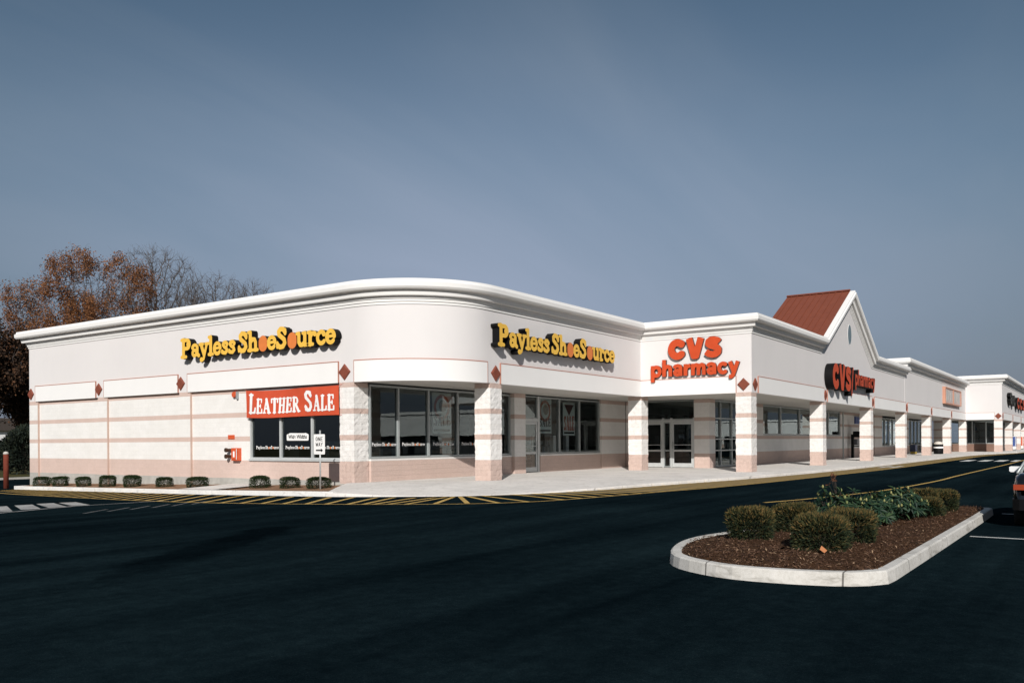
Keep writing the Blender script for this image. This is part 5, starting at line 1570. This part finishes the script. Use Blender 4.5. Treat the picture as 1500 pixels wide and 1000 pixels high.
GZ0 = g(40) + .15
import mathutils
def clump(scale, thr, bias=None):
    def fn(p, rg):
        v = mathutils.noise.noise(Vector(p) * scale)
        b = bias(p) if bias else 0
        return v + b + rg.uniform(-.12, .12) > thr
    return fn
OAK = (17.3, 52.5, GZ0)
rt = Vector((math.sin(YAW), -math.cos(YAW), 0))
def oenv(l, z, rl, rz, rd=None):
    p = Vector((OAK[0], OAK[1], 0)) + rt * l
    rr = rl if rd is None else rd
    return (p.x, p.y, z, rr, rr, rz)
tree('oak_tree', 5, OAK, 2.4, [oenv(-.5, 11.6, 7.2, 6.9, 4.2), oenv(-.5, 12.2, 6.6, 6.4, 4.0), oenv(-4.8, 12.6, 3.2, 3.6, 3), oenv(-1.0, 14.8, 3.4, 4.0, 3), oenv(3.2, 13.8, 3.4, 4.2, 3), oenv(-5.4, 9.8, 2.6, 2.0, 2.5), oenv(6.2, 10.6, 2.4, 2.0, 2.5)], 4200,
     'large oak holding brown dead leaves behind the left end of the store', None, .0125, M['oakleaf'], 110000, .16,
     clump(.42, -.05, lambda p: .22 * ((Vector((p[0] - 17.3, (p[1] - 52.5), (p[2] - 11.5)))).length / 5.5 - 1) - (.20 if (Vector(p) - Vector(OAK)).dot(rt) > 4.2 and p[2] > 13.5 else 0)), twigs=2, rmax=.40, spread=.75, step=.42, kill=.75, infl=9)
def rel(dist, px, z): # a spot at a distance along a bearing from the lot
    d_ = F_ + rt * ((px - 750) / FPX); return Vector((CAM.x + d_.x * dist, CAM.y + d_.y * dist, z))
def bare(px, dist, top, rl, label, seed, n_att=700, extra=None):
    b = rel(dist, px, GZ0)
    zc = top - rl * 1.1
    tree('bare_tree', seed, tuple(b), 4.0, [(b.x, b.y, zc, rl, rl, rl * 1.1)] + (extra or []), n_att * 2, label, 'bare winter trees behind the store', .019, twigs=3, rmax=.34, step=.45, kill=.7, infl=9)
bare(232, 84, 20.7, 4.6, 'bare winter tree rising behind the right side of the brown oak', 41, 900)
bare(318, 92, 19.7, 4.2, 'bare winter tree showing over the parapet right of the oak', 42, 900)
bare(372, 96, 19.6, 3.8, 'bare winter tree rightmost of those over the parapet', 43, 800)
bare(280, 98, 19.3, 3.8, 'lower bare winter tree between the oak and the parapet trees', 44, 600)
def dark(px, dist, top, rl, label, seed, leafm, n_l, zlow=2.5, L=.26):
    b = rel(dist, px, GZ0)
    zc = (top + zlow) / 2
    tree('dark_tree', seed, tuple(b), 1.6, [(b.x, b.y, zc, rl, rl, (top - zlow) / 2)], 520, label, 'dark trees at the left edge', .014, leafm, n_l, L, clump(.5, -.22), twigs=1, step=.5, kill=1.0, spread=.8)
dark(-12, 66, 11.4, 3.2, 'dark brown-leaved tree at the left edge below the oak', 51, M['darkleaf'], 15000, 4.6)
dark(34, 70, 10.8, 2.6, 'dark brown-leaved tree beside the left end of the store wall', 52, M['darkleaf'], 13000, 3.0)
dark(62, 74, 10.5, 3.0, 'dark tree half hidden behind the left end of the store', 53, M['darkleaf'], 12000, 1.0)
dark(-60, 72, 12.0, 4.0, 'dark evergreen tree mostly outside the left edge', 54, M['evergreen'], 12000, 1.0)
def under(px, dist, w, h, label, seed):
    b = rel(dist, px, GZ0)
    shrub('undergrowth_shrub', (b.x, b.y, b.z - .05), label, 'dark undergrowth shrubs at the left edge', seed, w, w, h, 5000, .30, .12, M['evergreen'], None, 2.2, .9)
under(38, 68, 3.2, 3.4, 'dark undergrowth shrub against the left end of the store wall', 61)
under(16, 78, 4.0, 2.2, 'low dark undergrowth shrub beyond the bollard', 62)
under(-6, 80, 4.5, 2.4, 'low dark undergrowth shrub at the left picture edge', 63)
# a pale house glimpsed between the branches
hb = rel(120, 12, GZ0)
hs_ = thing('pale_house', tuple(hb), 'pale house glimpsed between dark branches at the far left', 'house')
mb = MB(); mb.box(hb.x - 5, hb.x + 3.5, hb.y - 3.5, hb.y + 3.5, GZ0 - .2, GZ0 + 4.2); mb.build('wall', M['white'], hs_)
mb = MB(); mb.add([(hb.x - 5.3, hb.y - 4, GZ0 + 4.2), (hb.x + 3.8, hb.y - 4, GZ0 + 4.2), (hb.x + 3.8, hb.y + 4, GZ0 + 4.2), (hb.x - 5.3, hb.y + 4, GZ0 + 4.2), (hb.x - 5.3, hb.y, GZ0 + 6), (hb.x + 3.8, hb.y, GZ0 + 6)], [(0, 1, 5, 4), (2, 3, 4, 5), (1, 2, 5), (3, 0, 4), (3, 2, 1, 0)]); mb.build('roof', M['bark'], hs_)
for dy_ in (-1.8, 1.2):
    mb = MB(); mb.box(hb.x - 5.05, hb.x - 4.99, hb.y + dy_, hb.y + dy_ + 1.0, GZ0 + 1.4, GZ0 + 2.8); mb.build('window', M['dark'], hs_)

# ------------------------------------------------------------------ the car at the right edge
def car():
    X0, YL, Wd, z0 = -5.55, -18.58, 1.74, -.12
    yc = YL - Wd / 2
    t = thing('parked_car', (X0 + 2.2, yc, z0), 'black sedan seen from behind, cut by the right picture edge beside the island', 'car')
    # lower body: sections along x (distance from the tail): half width, bottom, belt height
    sec = [(0.0, .70, .42, .80), (.04, .78, .34, .93), (.16, .83, .28, .985), (.5, .855, .24, 1.0), (1.0, .865, .22, 1.005), (1.6, .87, .20, .985), (2.6, .87, .20, .955), (3.2, .865, .20, .93), (3.8, .85, .21, .86), (4.25, .80, .26, .78), (4.42, .70, .36, .66)]
    mb = MB(); v = []; nq = 0
    for dx_, hw, zl, zt in sec:
        ring = [(-hw * .86, zl), (-hw * .97, zl + .08), (-hw, zl + .30), (-hw * .985, zt - .20), (-hw * .95, zt - .06), (-hw * .86, zt), (-hw * .4, zt + .02), (hw * .4, zt + .02), (hw * .86, zt), (hw * .95, zt - .06), (hw * .985, zt - .20), (hw, zt * 0 + zl + .30), (hw * .97, zl + .08), (hw * .86, zl)]
        nq = len(ring); v += [(X0 + dx_, yc + a, z0 + b) for a, b in ring]
    f = [(i * nq + j, i * nq + (j + 1) % nq, (i + 1) * nq + (j + 1) % nq, (i + 1) * nq + j) for i in range(len(sec) - 1) for j in range(nq)]
    f += [tuple(range(nq - 1, -1, -1)), tuple((len(sec) - 1) * nq + j for j in range(nq))]
    mb.add(v, f); body = mb.build('body', M['carpaint'], t, True)
    # greenhouse
    gs = [(.62, .73, .99, .99), (1.15, .60, .99, 1.36), (1.7, .575, .97, 1.40), (2.3, .575, .95, 1.385), (2.55, .59, .95, 1.34), (3.2, .74, .92, .94)]
    mb = MB(); v = []
    for dx_, hw, zl, zt in gs:
        ring = [(-.80, zl), (-hw, zt - .02), (-hw * .8, zt + .012), (hw * .8, zt + .012), (hw, zt - .02), (.80, zl)]
        v += [(X0 + dx_, yc + a, z0 + b) for a, b in ring]
    mb.add(v, [(i * 6 + j, i * 6 + j + 1, (i + 1) * 6 + j + 1, (i + 1) * 6 + j) for i in range(5) for j in range(5)]); mb.build('windows', M['carglass'], t, False)
    mb = MB(); v = []
    for dx_, hw, zl, zt in gs[1:5]:
        v += [(X0 + dx_, yc + a, z0 + b) for a, b in ((-hw - .012, zt - .03), (-hw * .8, zt + .022), (hw * .8, zt + .022), (hw + .012, zt - .03))]
    mb.add(v, [(i * 4 + j, i * 4 + j + 1, (i + 1) * 4 + j + 1, (i + 1) * 4 + j) for i in range(3) for j in range(3)]); mb.build('roof', M['carpaint'], t, True)
    for s_ in (1, -1):
        mb = MB(); q = [Vector((X0 + .60, yc + s_ * .80, z0 + .99)), Vector((X0 + 1.13, yc + s_ * .625, z0 + 1.355)), Vector((X0 + 2.52, yc + s_ * .605, z0 + 1.335)), Vector((X0 + 3.2, yc + s_ * .80, z0 + .94))]
        for a, b in zip(q, q[1:]): mb.tube(a, b, .022, n=6)
        mb.tube(q[0], q[3], .018, n=6); mb.build('window_trim', M['alu'], t, True)
        mb = MB(); mb.tube((X0 + 1.75, yc + s_ * .585, z0 + 1.37), (X0 + 1.75, yc + s_ * .80, z0 + .98), .03, n=6); mb.build('pillar', M['carpaint'], t)
        mb = MB(); mb.box(X0 - .035, X0 + .12, yc + s_ * .42 if s_ > 0 else yc - .815, yc + .815 if s_ > 0 else yc - .42, z0 + .70, z0 + .80); mb.build('tail_light', M['taillight'], t)
        mb = MB(); mx_ = X0 + 2.75; my = yc + s_ * .98
        mb.lathe((0, 0, 0), [(.02, -.09), (.085, -.075), (.10, -.02), (.10, .03), (.08, .075), (.02, .09)], 14)
        mb.v = [(mx_ + b * .9, my + a * 1.25, z0 + 1.0 + c_ * .80) for a, b, c_ in mb.v]
        o = mb.build('side_mirror', M['carpaint'], t, True)
        mb = MB(); mb.add([(mx_ - .093, my + u, z0 + 1.0 + w) for u, w in ((-.115, -.045), (-.09, -.06), (.09, -.06), (.12, -.04), (.12, .045), (.09, .06), (-.09, .06), (-.115, .045))], [tuple(range(8))]); mb.build('mirror_glass', M['mirror'], o)
        mb = MB(); mb.tube((mx_ + .02, yc + s_ * .84, z0 + .95), (mx_ + .02, my - s_ * .08, z0 + .98), .03, n=6); mb.build('mirror_stalk', M['carpaint'], o)
        for dx_ in (.86, 3.52):
            w_ = thing('wheel', (X0 + dx_, yc + s_ * .76, z0 + .30), None, None); w_.parent = t; w_.location = (X0 + dx_ - (X0 + 2.2), s_ * .76, .30)
            del_ = None
            cxw, cyw, czw = X0 + dx_, yc + s_ * .76, z0 + .30
            mb = MB(); mb.lathe((0, 0, 0), [(.20, -.10), (.29, -.10), (.305, -.06), (.305, .06), (.29, .10), (.20, .10)], 24)
            mb.v = [(cxw + a, cyw + c_, czw + b) for a, b, c_ in mb.v]; mb.build('tyre', M['rubber'], w_, True)
            mb = MB(); mb.lathe((0, 0, 0), [(.04, .085), (.19, .06), (.205, .095), (.205, -.095), (.04, -.09)], 20)
            mb.v = [(cxw + a, cyw + s_ * c_, czw + b) for a, b, c_ in mb.v]; mb.build('rim', M['steel'], w_, True)
    mb = MB(); mb.prism([(X0 + .5, yc - .865), (X0 + .10, yc - .84), (X0 - .04, yc - .72), (X0 - .09, yc - .5), (X0 - .10, yc), (X0 - .09, yc + .5), (X0 - .04, yc + .72), (X0 + .10, yc + .84), (X0 + .5, yc + .865), (X0 + .5, yc)], z0 + .33, z0 + .53); mb.build('bumper', mat('bumper_plastic', (.005, .005, .006), .5, .2), t)
    mb = MB(); mb.box(X0 - .112, X0 - .102, yc - .48, yc + .48, z0 + .46, z0 + .49); mb.build('bumper_strip', M['chrome'], t)
    mb = MB(); mb.box(X0 - .03, X0 + .0, yc - .26, yc + .26, z0 + .62, z0 + .78); mb.build('number_plate', M['white'], t)
car()

# ------------------------------------------------------------------ stores across the lot, mirrored in the shop windows
def across(x0, y0, y1, depth, label):
    t = thing('opposite_store', (x0, (y0 + y1) / 2, -.12), label, 'store building')
    mb = MB(); mb.box(x0, x0 + depth, y0, y1, 2.5, 5.6); mb.build('fascia', M['panel'], t)
    mb = MB(); mb.box(x0 + 2, x0 + depth, y0, y1, -.2, 2.48); mb.build('shopfront', M['dark'], t)
    mb = MB(); mb.box(x0 - .3, x0 + depth, y0 - .3, y1 + .3, 5.6, 6.0); mb.build('cornice', M['crown'], t)
    y_ = y0
    while y_ <= y1 - .6:
        mb = MB(); mb.box(x0 + .1, x0 + .8, y_, y_ + .7, -.2, 2.49); mb.build('column', M['block'], t); y_ += 8.2
across(72, -84, -34, 14, 'white store building facing the lot, seen mirrored in the corner windows')
across(165, -80, -24, 14, 'distant white store building mirrored in the pharmacy windows')

# ------------------------------------------------------------------ lit fluorescent fittings inside the shops
em = NT('fluorescent_tube'); em.col((.8, .8, .8)); em.b.inputs['Emission Color'].default_value = (.92, 1.0, .97, 1); em.b.inputs['Emission Strength'].default_value = 1.5
def tube_light(x_, y_, z_, label, grp, ln=2.4):
    t = thing('ceiling_light', (x_, y_, z_), label, 'ceiling light', grp)
    mb = MB(); mb.box(x_ - .32, x_ + .32, y_ - ln / 2, y_ + ln / 2, z_, z_ + .08); mb.build('housing', M['white'], t)
    mb = MB(); mb.box(x_ - .26, x_ + .26, y_ - ln / 2 + .06, y_ + ln / 2 - .06, z_ - .03, z_ - .004); mb.build('diffuser', em.m, t)
g2 = 'fluorescent lights in the plain store ceiling'
for x_ in (68.6, 71.4, 74.2, 84, 88): tube_light(x_, .6, 3.3, 'lit fluorescent ceiling light inside the plain store beyond the pharmacy', g2, 1.6)

# ------------------------------------------------------------------ small marks
lf = MB(); lx, ly = -12.55, -17.08; lz = mound_z(lx, ly) + .01
lf.add([(lx - .05, ly - .03, lz), (lx + .0, ly - .05, lz + .03), (lx + .06, ly, lz + .02), (lx + .0, ly + .02, lz + .085), (lx - .05, ly + .03, lz + .04)], [(0, 1, 3), (1, 2, 3), (0, 3, 4)])
tag(lf.build('fallen_leaf', mat('orange_leaf', (.38, .15, .06), .8), None, loc=(lx, ly, lz)), 'curled orange fallen leaf on the mulch before the front yew', 'leaf')
